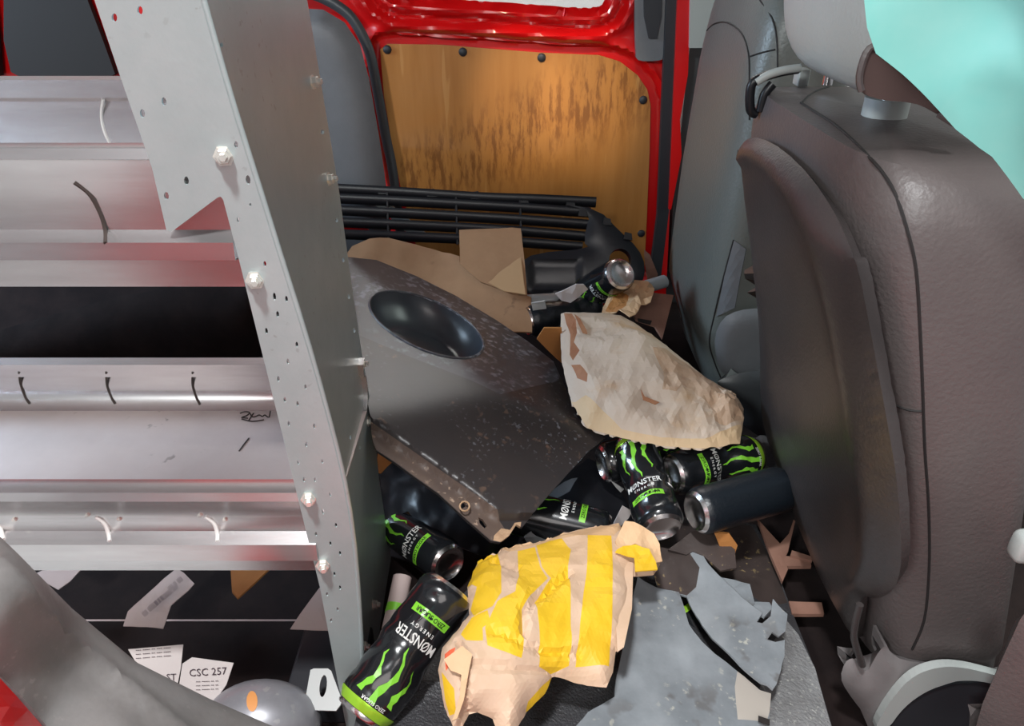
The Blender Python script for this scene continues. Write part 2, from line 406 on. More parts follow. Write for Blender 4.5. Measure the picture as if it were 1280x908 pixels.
def nz(p, f, o=0): return noise.noise(Vector((p.x*f + o, p.y*f - o, p.z*f)))
def crumple(amp, f=22, o=0.0):
    def g(px, py, p):
        a = 1 - abs(nz(p, f, o)) * 2.2; b = 1 - abs(nz(p, f*2.1, o+5)) * 2.2; c = nz(p, f*.45, o+9)
        return amp * (a * .5 + b * .28 + c * 1.2)
    return g
def text_shapes(txt, bold=0.0):
    cu = bpy.data.curves.new('t', 'FONT'); cu.body = txt; cu.size = 1; cu.offset = bold; cu.resolution_u = 2
    o = bpy.data.objects.new('t', cu); C.objects.link(o)
    dg = bpy.context.evaluated_depsgraph_get(); me = bpy.data.meshes.new_from_object(o.evaluated_get(dg))
    vs = [tuple(v.co[:2]) for v in me.vertices]; fs = [tuple(p.vertices) for p in me.polygons]
    bpy.data.objects.remove(o); bpy.data.curves.remove(cu); bpy.data.meshes.remove(me)
    if vs:
        x0 = min(v[0] for v in vs); vs = [(v[0]-x0, v[1]) for v in vs]
    return vs, fs
def print_on(name, txt, surf, at, ang, size, m, parent, lift=.0012, bump=None, bold=.01):
    """flat print that follows a surface"""
    vs, fs = text_shapes(txt, bold); c, s = math.cos(ang), math.sin(ang); V = []
    for u, v in vs:
        px = at[0] + (u*c + v*s) * size; py = at[1] + (u*s - v*c) * size
        p = surf(px, py)
        if bump: p = p + Vector((0, -.3, .95)) * bump(px, py, p)
        V.append(p + (CAM - p).normalized() * lift)
    return raw(name, V, fs, m, parent)

# ================================================================== SETTING
FZ = 0.05
struct(box('floor', (-1.6, .36, FZ-.05), (1.3, 1.8, FZ), M['floor']))
struct(box('ceiling', (-1.6, .38, 1.34), (1.5, 1.85, 1.37), M['roof'], bevel=.01))
struct(box('wall_garage', (-2.6, 3.4, -.4), (2.6, 3.45, 2.9), M['wallwhite']))
sg = box('trim_7', (-.24, 3.36, -.4), (-.19, 3.4, 2.9), M['orangebar']); struct(sg)

# --- far sliding door: red shell, plywood, window
wood_o = [(475,62),(484,55),(550,56),(677,66),(749,69),(775,77),(797,94),(809,112),(813,131),(812,187),(809,262),(805,345),(640,360),(530,345),(501,235),(490,180),(480,120)]
win_o = smooth_poly([(470,-150),(470,-20),(486,2),(510,6),(640,13),(726,20),(755,17),(764,0),(768,-30),(770,-150)], 1)
door_px = [(428,-170),(428,10),(445,45),(465,120),(482,215),(500,300),(520,400),(830,400),(836,262),(845,0),(850,-170)]
wood_big = smooth_poly([(468,55),(482,44),(560,47),(680,57),(755,60),(785,70),(808,90),(822,118),(824,135),(822,190),(818,265),(812,360),(600,380),(520,350),(490,230),(478,170)], 1)
def door_bump(px, py, p):
    d1 = dist_poly((px, py), wood_big); i1 = inside((px, py), wood_big)
    d2 = dist_poly((px, py), win_o)
    h = 0.0
    if not i1: h += min(1, d1/7)**1.5 * (.016 * math.exp(-((d1 - 8) / 8) ** 2) + .010 * min(1, d1/16))
    h += .030 * math.exp(-((d2 - 2) / 9) ** 2) if py < 60 else 0
    if py < 60 and not i1: h += .022 * math.exp(-((d2 - 24) / 8) ** 2) - .010 * math.exp(-((d2 - 13) / 5) ** 2)
    return h
DY = 1.76
door = struct(empty('door_1', PY(640, 380, DY)))
sheet('door_shell', door_px, planeY(DY), .03, M['red'], door, holes=[win_o], step=4.5, bump=door_bump, smooth=True)
sheet('window_glass', resample(win_o, 30), planeY(DY+.012), .004, M['glass'], door, step=60)
wp = sheet('plywood_panel', wood_o, planeY(DY-.010), .006, M['wood'], door, step=60)
wp['label'] = 'varnished orange plywood panel with dark drip stains'
for (x, y) in [(484,62),(578.5,65),(677,72),(804,125),(801.6,292)]:
    b = PY(x, y, DY-.012); bm = bmesh.new()
    bmesh.ops.create_uvsphere(bm, u_segments=12, v_segments=6, radius=.0095)
    for v in bm.verts: v.co = Vector((v.co.x, v.co.y * .5, v.co.z)) + b
    me = bpy.data.meshes.new('panel_clip'); bm.to_mesh(me); bm.free(); finish('panel_clip', me, M['gap'], door, True)
hl = sheet('handle_recess', smooth_poly([(792,-60),(834,-60),(830,73),(820,76),(798,76),(794,70)], 1), planeY(DY-.03), .02, M['greytrim'], door, step=20, bump=lambda a, b, p: .006, smooth=True)
sheet('handle_insert', smooth_poly([(803,-60),(829,-60),(826,48),(806,48)], 1), planeY(DY-.042), .008, M['gap'], door, step=30)

# --- B pillar, seals and the small red edge behind the far seat
struct(sheet('trim_1', [(838,-120),(853,-120),(838,250),(826,350),(812,350),(822,270)], planeY(DY-.05), .02, M['gap'], step=40))
struct(sheet('trim_2', [(852,-120),(868,-120),(860,93),(850,150),(852,195),(839,262),(836,262)], planeY(DY-.06), .03, M['red'], step=40))
struct(sheet('trim_3', [(865,-120),(905,-120),(905,45),(880,60),(862,60)], planeY(DY-.07), .02, M['palegrey'], step=20))
struct(box('wall_far', (-1.6, 1.82, -.05), (1.5, 1.85, .36), M['darktrim']))
struct(sheet('wall_right', [(862,60),(900,60),(900,340),(836,340),(842,250)], planeY(DY+.01), .02, M['darktrim'], step=60))

# --- rear quarter: grey trim and seal beside the door, dark panel and red above the shelves
qt = [(350,40),(372,10),(404,12),(431,28),(450,56),(461,97),(473,165),(481,218),(486,262),(492,330),(340,330)]
struct(sheet('trim_4', qt, planeY(1.64), .03, M['greytrim'], step=9, smooth=True,
             bump=lambda a, b, p: .028 * (1 - math.exp(-min(dist_poly((a, b), qt), 40) / 10))))
seal_c = [(340,-22),(395,-6),(428,12),(446,32),(462,66),(471,110),(482,170),(491,215),(500,290),(505,340)]
struct(tube('trim_5', spline([PY(x, y, 1.70) for x, y in seal_c]), .008, M['darktrim'], flat=1.4))
struct(sheet('wall_rear_side', [(-700,-160),(440,-160),(440,30),(470,120),(500,330),(500,420),(-700,420)], planeY(1.80), .02, M['red'], step=70))
struct(sheet('window_1', smooth_poly([(18,-90),(70,-100),(125,40),(150,110),(18,110),(0,30)], 1), planeY(1.775), .015, M['dark'], step=60))
struct(sheet('window_2', [(-700,-130),(-20,-130),(0,95),(-700,110)], planeY(1.775), .015, M['dark'], step=90))
struct(sheet('wall_left', [(-700,340),(-700,500),(480,520),(445,330),(300,345)], plane3((-300,420,1.5),(400,420,1.5),(100,340,1.62)), .02, M['floor'], step=40))
arch = smooth_poly([(-60,430),(60,395),(180,362),(330,350),(345,352),(345,470),(-60,470)], 1)
struct(sheet('trim_6', arch, planeY(1.3), .02, M['floor'], step=18, smooth=True, bump=lambda a, b, p: .03*(1-math.exp(-dist_poly((a, b), arch)/16))))

# --- near door aperture, lower left: grey sill trim and red body
def sill_surf(px, py): return rbf_sill(px, py)
rbf_sill = rbf([(0,672,.41),(90,761,.42),(172,829,.425),(340,908,.43),(0,853,.33),(22,877,.33),(49,908,.33),(0,750,.35),(150,908,.345),(-60,700,.38)])
sill_line = [(-60,632),(0,671),(22,692),(90,761),(172,829),(262,874),(345,910),(420,945)]
low_line = [(70,945),(49,908),(22,877),(0,853),(-60,790)]
fold = [(-60,680),(0,722),(60,790),(120,840),(180,890),(230,930)]
def sill_bump(px, py, p):
    d = dist_poly((px, py), fold, False); e = dist_poly((px, py), sill_line, False)
    return .006*math.exp(-(d/9)**2) + .006*(1-math.exp(-e/8))
ds = struct(empty('door_2', rbf_sill(0, 853)))
sheet('sill_trim', sill_line + low_line, rbf_sill, .012, M['sill'], ds, step=11, bump=sill_bump, smooth=True)
sheet('sill_edge', [(-60,785),(0,848),(22,872),(49,903),(80,945),(-60,945)], rbf([(0,853,.32),(22,877,.32),(49,908,.32),(-40,930,.27),(0,940,.27)]), .01, M['red'], ds, step=20)
d3 = struct(box('door_3', (-.62, -.04, .1), (-.34, .0, 1.25), M['red'], bevel=.02))  # unseen open door, added and cut narrow for its red reflection in the shelves
struct(box('floor_garage', (-3, -3, -.42), (3, 3.4, -.38), M['wallwhite']))
struct(box('sill_near', (-.40, .02, -.05), (1.2, .30, .20), M['red'], bevel=.03)).name = 'trim_8'  # unseen sill added for red reflections, cut short at left to limit them

# ================================================================== SHELVING UNIT
Y0, Y1 = .545, .835
sh = tag(empty('shelving_unit', Vector((-.5, .69, .1))), 'galvanised and aluminium van shelving unit with a tall perforated end panel', 'shelving')
def zat(py, Y): return PY(640, py, Y).z
xl, xr_t, xr_l = -1.05, -.226, -.192
def tray(z_of, xr, up):
    zt, z1, z2, z3, zb = [zat(v, Y0) for v in z_of]
    t = tag_part(empty_child('shelf_tray', Vector(((xl+xr)/2, .69, zb)), sh))
    zf = zb + .012
    zback = zat(450, Y1) if not up else zat(97, Y1)
    # back wall, floor, front lip, each a bent strip of sheet metal
    bw = [(Y1+.004, zback), (Y1-.012, zback-.001), (Y1-.012, zback-.018), (Y1, zback-.024), (Y1, zf+.022), (Y1-.006, zf+.008), (Y1-.02, zf)]
    prism('back_wall', ribbon(bw, .002), (xl, xr), M['alu'], t)
    prism('shelf_floor', ribbon([(Y1-.02, zf), (Y0+.02, zf)], .002), (xl, xr), M['tray'], t)
    fl = [(Y0+.022, zt-.002), (Y0+.012, zt+.001), (Y0, zt), (Y0-.004, zt-.006), (Y0-.001, z1), (Y0+.007, (z1+z2)/2), (Y0+.006, z2+.006), (Y0-.007, z2), (Y0-.009, z3), (Y0-.001, z3-.002), (Y0, zb), (Y0+.02, zb)]
    prism('front_lip', ribbon(fl, .002), (xl, xr), M['alu'], t)
    # partition slots
    for (sx, side) in ([(.165, 'b'), (.135, 'f')] if up else [(.095, 'b'), (.2, 'b'), (.305, 'b'), (.115, 'f'), (.235, 'f'), (0.005, 'f')]):
        pass
    return t
def empty_child(name, loc, par):
    o = empty(name, Vector(loc) - world_of(par)); o.parent = par; return o
def tag_part(o): return o
t_low = tray((617, 630, 675, 692, 712), xr_l, False)
t_up = tray((187, 199, 300, 319, 357), xr_t+.012, True)
t_low['label'] = 'lower shelf tray with marker scrawl and small twig'; t_up['label'] = 'upper shelf tray reflecting red'
def slot(pts, Y, w, m, par):
    src = [c for c in par.children if c.name.startswith('back_wall' if Y > .7 else 'front_lip')][0]
    S = bvh_surf(src, .0002, .8)
    tube('divider_slot', spline([S(x, y) for x, y in pts]), w, m, par, seg=6)
for pts in [[(24,465),(26,480),(32,497),(37,505)], [(133,465),(134,482),(140,498),(144,505)], [(241,465),(241,482),(246,498),(250,506)]]: slot(pts, Y1-.003, .0016, M['slotd'], t_low)
for pts in [[(120,646),(131,655),(136,668),(137,677)], [(257,646),(268,655),(272,668),(272,677)], [(-8,650),(0,660),(4,674)]]: slot(pts, Y0+.004, .0020, M['slotw'], t_low)
slot([(129,124),(127,145),(131,165),(140,184)], Y1-.003, .0018, M['slotw'], t_up)
slot([(93,228),(112,243),(126,268),(132,290),(132,304)], Y0-.003, .0016, M['slotd'], t_up)
for (x, y) in [(18,649),(109,643),(149,648),(250,643),(281,649)]: slot([(x-2, y), (x, y+.5), (x+2, y)], Y0-.004, .0022, M['bolt'], t_low)
# marker scrawl on the lower tray and a scratch
zf_l = zat(712, Y0) + .0135
scr = [[(300,517),(306,515),(312,516),(308,520),(302,522),(310,523)], [(311,526),(314,521),(317,517)], [(312,516),(315,521),(319,521),(324,519),(328,521),(331,519),(336,522),(338,514)], [(302,524),(315,527),(330,525)], [(299,564),(304,557),(311,548)]]
for s_ in scr: tube('marker_line', spline([PZ(x, y, zf_l) for x, y in s_], 3), .0009, M['slotd'], t_low, seg=5)
# lower rail of the unit
rail_z = zat(788, .72)
t_r = prism('bottom_rail', ribbon([(.735, zat(788,.72)+.004), (.72, zat(788,.72)), (.716, zat(797,.72)), (.71, zat(802,.72)), (.71, zat(826,.71)), (.74, zat(826,.71)-.004)], .002), (-.62, -.19), mat('dusty_rail', (.42,.30,.27), .5, .3, bump=(90,.3)), sh)

# end panel: face A (toward viewer, notched) and face B (toward the seats), drilled
fA = plane3((118,0,Y0-.006),(256,0,Y0-.006),(425,880,Y0-.006))
fB = plane3((256,0,Y0-.006),(384,0,.84),(486,700,.84))
A_out = [(84,-100),(118,0),(150,95),(190,210),(208,288),(213,290),(217,288),(272,247),(276,246),(279,250),(300,330),(352,540),(400,735),(432,905),(440,940),(455,940),(452,800),(438,640),(400,480),(345,300),(292,130),(255,0),(228,-100)]
A_holes = [(143,22,3.5,5.5),(175,13,3.5,5.5),(178,142,3.2,5.5),(205,127,3,5.5),(233,226,3,5.5),(208,245,3,5),(295,181,2.5,4.5),(310,225,3,6),(313,256,1.5,2),(298,275,2,3.5),(331,330,1.8,3.5),(343,371,2,5),(358,374,1.8,4),(347,393,1.8,4),(333,414,1.8,4),(371,431,1.6,3.6),(360,452,1.6,3.6),(348,474,1.6,3.6),(356,500,1.5,3.3),(382,484,1.5,3.3),(372,505,1.5,3.3),(361,530,1.5,3.3),(393,533,1.5,3.2),(383,556,1.5,3.2),(373,578,1.5,3.2),(403,577,1.4,3),(380,600,1.4,3),(394,600,1.4,3),(413,618,1.4,3),(404,640,1.4,3.5),(420,657,1.4,2.8),(395,668,1.4,2.8),(413,680,1.4,2.8),(425,692,1.4,2.8),(418,718,1.4,2.8),(425,735,1.4,2.8),(409,743,1.4,2.8),(414,776,1.3,2.6),(422,762,1.3,2.6)]
ep = empty_child('end_panel', PY(440, 900, Y0), sh)
def clipA(x, y): return (x, y)
A_holes = [h for h in A_holes if inside((h[0], h[1]), A_out) and dist_poly((h[0], h[1]), A_out) > max(h[2], h[3]) + .5]
sheet('panel_flange', A_out, fA, .0022, M['galv'], ep, holes=[circle(*h, n=9, rot=-.1) for h in A_holes], step=26, smooth=False)
B_out = [(228,-100),(255,0),(292,130),(345,300),(400,480),(438,640),(452,800),(455,940),(462,880),(480,800),(492,712),(486,680),(474,600),(466,520),(452,440),(436,330),(424,240),(404,120),(384,0),(369,-100)]
B_holes = [(277,56,2,3),(247,88,1.5,2),(329,243,2,3),(403,165,2,3),(421,275,1.5,3),(429,325,1.5,3),(436,371,1.5,3),(443,413,1.5,3),(438,547,1.2,2.5),(470,590,1.5,3),(478,622,1.3,2.5),(450,560,1.2,2.4),(447,730,1.2,2.5),(441,760,1.2,2.5)]
B_holes = [h for h in B_holes if inside((h[0], h[1]), B_out) and dist_poly((h[0], h[1]), B_out) > max(h[2], h[3]) + .5]
sheet('panel_face', B_out, fB, .0022, M['galv'], ep, holes=[circle(*h, n=9, rot=-.1) for h in B_holes], step=26, smooth=False)
cu = [PY(x, y, Y0-.0055) for x, y in [(228,-100),(255,0),(292,130),(345,300),(400,480),(438,640),(452,800),(455,935)]]
tube('panel_bend', spline(cu, 4), .0022, M['galv'], ep, seg=10)
def hexbolt(p, d, par, s=1.0):
    d = d.normalized(); q = d.to_track_quat('Z', 'Y'); V = []; F = []
    def ringv(r, h, n, ph=0): V.extend([p + q @ Vector((r*math.cos(ph+2*math.pi*k/n), r*math.sin(ph+2*math.pi*k/n), h)) for k in range(n)])
    rings = [(.0078, 0), (.0078, .0014), (.0056, .0016), (.0058, .0062), (.0050, .0068), (.0032, .0068), (.0032, .0105), (.0026, .011)]
    for r, h in rings: ringv(r*s, h*s, 6 if .005 <= r < .007 else 6)
    n = 6
    for i in range(len(rings)-1):
        for k in range(n): F.append((i*n+k, i*n+(k+1) % n, (i+1)*n+(k+1) % n, (i+1)*n+k))
    F.append(tuple(range((len(rings)-1)*n, len(rings)*n))); F.append(tuple(range(n)))
    return raw('bolt', V, F, M['bolt'], par)
for (x, y) in [(280,195),(319,350),(386,623),(404,706)]: hexbolt(fA(x, y), Vector((.25, -1, .1)), ep, 1.0)
for (x, y) in [(390,103),(410,224),(450,455),(460,527),(466,756),(452,808)]: hexbolt(fB(x, y) , Vector((1, -.15, .12)), ep, 1.0)
# foot plate
sheet('foot_plate', [(458,864),(488,860),(484,945),(448,945)], plane3((460,865,.56),(488,862,.56),(470,908,.535)), .003, M['galv'], ep, holes=[circle(466,896,3,2.5,8)], step=30)

# ================================================================== FAR JUNK: grille, boxes
def ypl(Y): return planeY(Y)
GY = lambda px, py: PY(px, py, 1.50 + (330-py)*.0009)
gr = tag(empty('bumper_grille', GY(640, 362)), 'wide black plastic slatted bumper grille leaning on the plywood door panel', 'car part')
def gt(y0, y1, y2, x0=395, x1=745, xm=600): return [(x0, y0), ((x0+xm)/2, y0+(y1-y0)*.45), (xm, y1), ((xm+x1)/2, (y1+y2)/2-.5), (x1, y2)]
bars = [(235,247,253,745), (247,257,266,738), (262,272,281,735), (277,286,296,733), (292,300,309,728)]
for k, (a, b, c, x1) in enumerate(bars):
    tube('slat', spline([GY(x, y) for x, y in gt(a, b, c, x1=x1)], 4), .0058 if k else .006, M['grille'], gr, seg=8, flat=2.0)
for x, ya, yb in [(485,241,300),(571,247,306),(651,251,312),(420,236,300)]:
    tube('strut', [GY(x-1, ya), GY(x, (ya+yb)/2), GY(x+1, yb)], .003, M['grille'], gr, seg=6, flat=2)
for x, y in [(479,237),(540,240),(595,243),(655,248),(713,251)]:
    sheet('clip', [(x-6,y+5),(x-4,y-4),(x+3,y-5),(x+6,y+5)], lambda a, b: GY(a, b)+Vector((0,-.005,0)), .008, M['grille'], gr, step=40)
g_out = smooth_poly([(700,252),(748,260),(772,285),(797,308),(806,330),(802,352),(775,364),(650,366),(560,356),(430,330),(415,310),(560,320),(650,326),(668,314),(738,308),(728,300),(738,262)], 1)
sheet('side_frame', g_out, lambda a, b: GY(a, b)+Vector((0,-.012,0)), .02, M['blackplastic'], gr, holes=[circle(774,323,14,14,16)], step=6, smooth=True,
      bump=lambda a, b, p: .008*(1-math.exp(-dist_poly((a, b), g_out)/9)) - (.006 if (664 < a < 722 and 322 < b < 358) else 0))
for x, y in [(727,261),(757,272),(783,290)]:
    sheet('clip', [(x-5,y+5),(x-3,y-4),(x+5,y-2),(x+6,y+6)], lambda a, b: GY(a, b)+Vector((0,-.02,0)), .008, M['grille'], gr, step=40)
# pale scraps of plastic behind the grille, lying on the trim
lb = tag(sheet('plastic_strip', [(455,244),(476,246),(540,298),(514,296)], planeY(1.585), .004, M['palegrey'], step=30), 'pale grey plastic strip leaning behind the black slatted grille', 'scrap')
tag(sheet('plastic_scrap', [(424,272),(455,282),(468,296),(440,293),(424,288)], planeY(1.57), .005, M['red'], step=30, bump=crumple(.003)), 'small red plastic fragment low behind the black slatted grille', 'scrap')

# cardboard
S_cb = rbf([(432,322,1.44),(460,300,1.48),(560,330,1.46),(570,370,1.37),(660,415,1.26),(650,380,1.32),(600,360,1.38)])
cb = tag(sheet('cardboard_box', [(428,325),(440,308),(462,298),(486,297),(520,306),(575,322),(575,330),(600,345),(655,368),(664,372),(665,416),(640,415),(560,372),(500,342)], S_cb, .004, M['card'], step=11, bump=crumple(.004, 14), jit=.8, smooth=True), 'flattened brown cardboard box lying behind the dark bumper cover', 'cardboard')
sheet('box_flap', [(574,288),(640,285),(651,286),(656,330),(659,369),(640,367),(600,352),(575,330)], plane3((574,288,1.43),(651,286,1.43),(655,369,1.30)), .004, M['card'], cb, step=14, bump=crumple(.002, 16, 3))
sheet('box_flap', [(606,298),(623,291),(650,293),(652,330),(657,368),(630,364),(604,350),(600,330),(596,306)], plane3((606,298,1.425),(650,293,1.425),(655,369,1.29)), .003, mat('card_light', (.50,.30,.15), .7), cb, step=14, bump=crumple(.002, 16, 3))
tag(sheet('cardboard_piece', [(671,424),(680,410),(702,410),(704,440),(712,462),(695,448)], planeY(1.14), .004, M['cardo'], step=14, bump=crumple(.002)), 'small orange cardboard piece between bumper cover and pale paper bag', 'cardboard')
tag(sheet('cardboard_piece', [(473,556),(502,568),(485,582),(476,592),(470,590)], planeY(.90), .004, M['cardo'], step=8, bump=crumple(.003)), 'small torn orange cardboard bit beside end panel under the bumper cover', 'cardboard')
cf = tag(sheet('cardboard_flap', [(808,365),(842,369),(828,423),(818,408),(795,400),(792,394)], plane3((808,365,1.34),(842,369,1.34),(826,423,1.20)), .004, M['cardp'], step=12, bump=crumple(.002)), 'torn reddish brown cardboard flap standing behind the pale paper bag', 'cardboard')
sheet('slit', [(797,398),(815,401),(813,406),(798,402)], plane3((808,365,1.335),(842,369,1.335),(826,423,1.195)), .001, M['dark'], cf, step=30)
tag(sheet('paper_scrap', [(805,312),(812,318),(822,342),(820,350),(809,350),(806,330)], planeY(1.50), .002, M['cardp'], step=8, bump=crumple(.006, 30)), 'crumpled pink paper scrap between grille and far seat', 'paper')
tag(sheet('crumpled_paper', [(753,392),(762,372),(775,362),(782,355),(800,350),(815,352),(818,362),(812,384),(801,386),(795,396),(788,401),(777,394)], rbf([(753,392,1.26),(815,352,1.36),(785,400,1.20),(790,365,1.30)]), .002, [M['kraft'], M['cardo']], step=5, regions=[([(757,390),(775,364),(786,372),(784,388),(772,393)],1)], bump=crumple(.014, 30)), 'crumpled brown kraft paper beside the standing silver topped can', 'paper')

# grey plastic pipe and small white pieces
tag(tube('plastic_pipe', [PY(655,377,1.36), PY(770,370,1.36), PY(830,352,1.44)], .014, M['greytube'], seg=14), 'grey plastic pipe lying on the floor along the grille', 'pipe')
tag(sheet('paper_scrap', [(694,368),(720,355),(730,356),(735,362),(713,378),(702,376)], planeY(1.30), .004, M['paper'], step=8, bump=crumple(.004, 40)), 'white paper scrap leaning on the far can by the grey pipe', 'paper')
tag(sheet('paper_scrap', [(664,379),(681,376),(683,386),(666,388)], planeY(1.28), .003, M['whitep'], step=8, bump=crumple(.002, 40)), 'tiny white card square by the wrinkled dark can', 'paper')

# ================================================================== CANS
TXT = {}
def txt(s, bold=.012):
    if s not in TXT: TXT[s] = text_shapes(s, bold)
    return TXT[s]
def stroke(cx, top, ln, ph, w0):
    """one ragged vertical slash: notched edges, wide at the top, pointed at the foot"""
    L, Rr = [], []
    jag = [0, .05, -.02, .045, -.03, .03, -.02, .02, 0]
    for k in range(9):
        t = k / 8; y = top - ln * t; w = w0 * (1 - .88 * t) * (.75 if k == 0 else 1)
        c = cx + .07 * math.sin(t * 7 + ph) - .03 * t
        L.append((c - w/2 + jag[k] * .6, y)); Rr.append((c + w/2 + jag[(k+3) % 9] * .6, y - .02))
    return L + Rr[::-1]
CLAW = [stroke(-.36, .95, .85, 0, .17), stroke(0.0, 1.05, 1.25, .8, .19), stroke(.36, .97, .92, 1.6, .17)]
def can(label, bot, top, roll, crush=None, style='black', rimgreen=True, detail=True, name='drink_can', R=.033, H=.157):
    p0 = PY(*bot); p1 = PY(*top); ax = (p1 - p0).normalized(); q = ax.to_track_quat('Z', 'Y')
    qr = q @ Matrix.Rotation(roll, 3, 'Z').to_quaternion()
    def W_(r, a, h):
        s = 1.0; dx = dy = 0
        v = Vector((r*math.cos(a), r*math.sin(a), h))
        if crush:
            for (hc, wid, dirn, amt) in crush:     # dent pushed in from one side
                k = math.exp(-((h/H - hc)/wid)**2)
                d = Vector((math.cos(dirn), math.sin(dirn), 0)); s_ = v.dot(d)
                v -= d * (s_ + r) * .5 * amt * k
                v += Vector((0, 0, 0))
            w = noise.noise(Vector((math.cos(a)*2, math.sin(a)*2, h*60))) * .0035 * min(1, h/H*6, (1-h/H)*6) * (r/R)
            v += Vector((math.cos(a), math.sin(a), 0)) * w
        return p0 + qr @ v
    root = tag(empty(name, p0), label, 'can', 'empty drink cans in the load space')
    def lathe(nm, prof, m, n=32, cap0=False, cap1=False):
        V = [W_(r, 2*math.pi*k/n, h) for r, h in prof for k in range(n)]; F = []
        for i in range(len(prof)-1):
            for k in range(n): F.append((i*n+k, i*n+(k+1) % n, (i+1)*n+(k+1) % n, (i+1)*n+k))
        if cap0: F.append(tuple(range(n)))
        if cap1: F.append(tuple(range((len(prof)-1)*n, len(prof)*n)))
        return sharp(raw(nm, V, F, m, root), 45)
    body = M['canblack'] if style == 'black' else M['cannavy']
    hs = [R*.0, .008, .012] ; nseg = 26 if crush else 6
    prof = [(R*.90, .004), (R*.97, .008), (R, .013)] + [(R, .013 + (H-.031)*i/nseg) for i in range(1, nseg+1)] + [(R*.97, H-.012), (R*.86, H-.004)]
    lathe('body', prof, body)
    lathe('base', [(R*.0001, .009), (R*.35, .0085), (R*.62, .006), (R*.72, .0015), (R*.77, 0), (R*.82, .0015), (R*.90, .0042)], M['cansilver'])
    lathe('lid', [(R*.001, H-.005), (R*.66, H-.005), (R*.72, H-.006), (R*.76, H), (R*.82, H+.001), (R*.86, H-.001), (R*.86, H-.0045)], M['cansilver'])
    if rimgreen: lathe('rim_band', [(R*.873, H-.0045), (R*.985, H-.0112), (R*1.003, H-.0135), (R*1.003, H-.0145)], M['canlime'])
    lathe('pull_tab', [(R*.16, H-.0035), (R*.30, H-.003), (R*.30, H-.0045)], M['cansilver'], 12)
    def wrap(nm, vs, fs, m, s, h0, a0, lift=.0004, flip=False):
        V = []
        for u, v in vs: V.append(W_(R + lift, a0 + u*s/R, h0 + v*s))
        return raw(nm, V, fs, m, root)
    if detail:
        claw_v = []; claw_f = []
        for c in CLAW:
            co, _, fa, *_r = delaunay_2d_cdt([Vector(p) for p in c], [(i, (i+1) % len(c)) for i in range(len(c))], [], 1, 1e-5)
            b = len(claw_v); claw_v += [(v.x, v.y) for v in co]; claw_f += [tuple(b+i for i in f) for f in fa]
        for a0 in (0, math.pi):
            wrap('claw_emblem', claw_v, claw_f, M['cangreen'], .050, .088, a0, .0005)
            vs, fs = txt('M\u00d8NSTER'); wdt = max(v[0] for v in vs); s = .056 / wdt
            wrap('lettering', [(v[0]-wdt/2, v[1]*1.25) for v in vs], fs, M['canwhite'], s, .062, a0, .0006)
            vs, fs = txt('E N E R G Y'); wdt = max(v[0] for v in vs); s = .030 / wdt
            wrap('lettering', [(v[0]-wdt/2, v[1]) for v in vs], fs, M['canwhite'] if a0 == 0 else M['canwhite'], s, .0535, a0, .0006)
            n = 14; V = []; F = []
            for k in range(n+1):
                for h in (.036, .045): V.append(W_(R+.0004, a0 + (-.5 + k/n) * .052/R, h))
            for k in range(n): F.append((2*k, 2*k+1, 2*k+3, 2*k+2))
            raw('green_band', V, F, M['cangreen'], root)
            vs, fs = txt('ZERO SUGAR'); wdt = max(v[0] for v in vs); s = .040 / wdt
            wrap('lettering', [(v[0]-wdt/2, v[1]*1.1) for v in vs], fs, M['canblack'], s, .0382, a0, .0008)
        vs, fs = txt('ZERO SUGAR'); wdt = max(v[0] for v in vs); s = .030 / wdt
        wrap('lettering', [(v[0]-wdt/2, v[1]) for v in vs], fs, M['canwhite'], s, .138, 0, .0006)
    return root
def roll_to_camera(bot, top, extra=0.0):
    """roll that turns the printed side (local +X) toward the viewer"""
    p0, p1 = PY(*bot), PY(*top); ax = (p1-p0).normalized(); q = ax.to_track_quat('Z', 'Y')
    d = q.inverted() @ (CAM - (p0+p1)/2); return math.atan2(d.y, d.x) + extra
def can2(label, bot, top, extra=0.0, **k): return can(label, bot, top, roll_to_camera(bot, top, extra), **k)
can2('upright black drink can with silver base, lit, nearest the galvanised end panel', (563,733,.59), (476,857,.505), -.15, rimgreen=2, crush=[(.35,.2,-1.3,.12)])
can2('shaded black drink can behind the nearest can, half under the bumper cover', (562,706,.775), (484,648,.90), -.25)
can2('far drink can with shiny silver end facing up beside the crumpled brown paper', (777,342,1.28), (730,368,1.40), 2.6)
can2('wrinkled dark drink can lying left of the pale paper bag', (748,386,1.36), (668,400,1.31), .4, crush=[(.3,.1,0,.12),(.6,.1,2,.15),(.8,.06,1,.1)], style='navy', detail=False, rimgreen=0)
can2('dark drink can at left of the pile, its end toward the viewer', (752,581,.905), (860,552,.95), -.5)
can2('crushed drink can with large green claw mark and round pinkish base facing viewer', (828,662,.755), (798,575,.875), -.2, crush=[(.62,.3,0,.42)])
can2('dented drink can lying crosswise right under the pale paper bag', (838,594,.86), (936,570,.92), .15, crush=[(.55,.13,.2,.35),(.5,.1,3.5,.25)])
can2('dark navy drink can at the right end of the pile beside the seat', (868,641,.775), (970,613,.825), 1.8, style='navy', detail=False, rimgreen=0)
can2('black drink can mostly hidden under the top edge of the yellow striped bag', (760,668,.80), (648,640,.83), 1.0)
# green striped can piece showing through the cracked plastic
gc = can2('black drink can with green stripes showing through the cracked grey plastic', (925,850,.598), (857,752,.70), .3, detail=False, rimgreen=True, H=.12, R=.025)
gc.location.z -= .02
# pinkish carton tube by the end panel
tb = tag(tube('paper_cup', [PY(503,722,.67), PY(494,765,.63), PY(484,812,.58)], .012, M['paperp'], seg=12), 'pinkish paper cup with a green band between end panel and nearest can', 'cup')
tube('green_band', [PY(496,757,.637), PY(493,768,.627)], .0124, M['cangreen'], tb, seg=12)

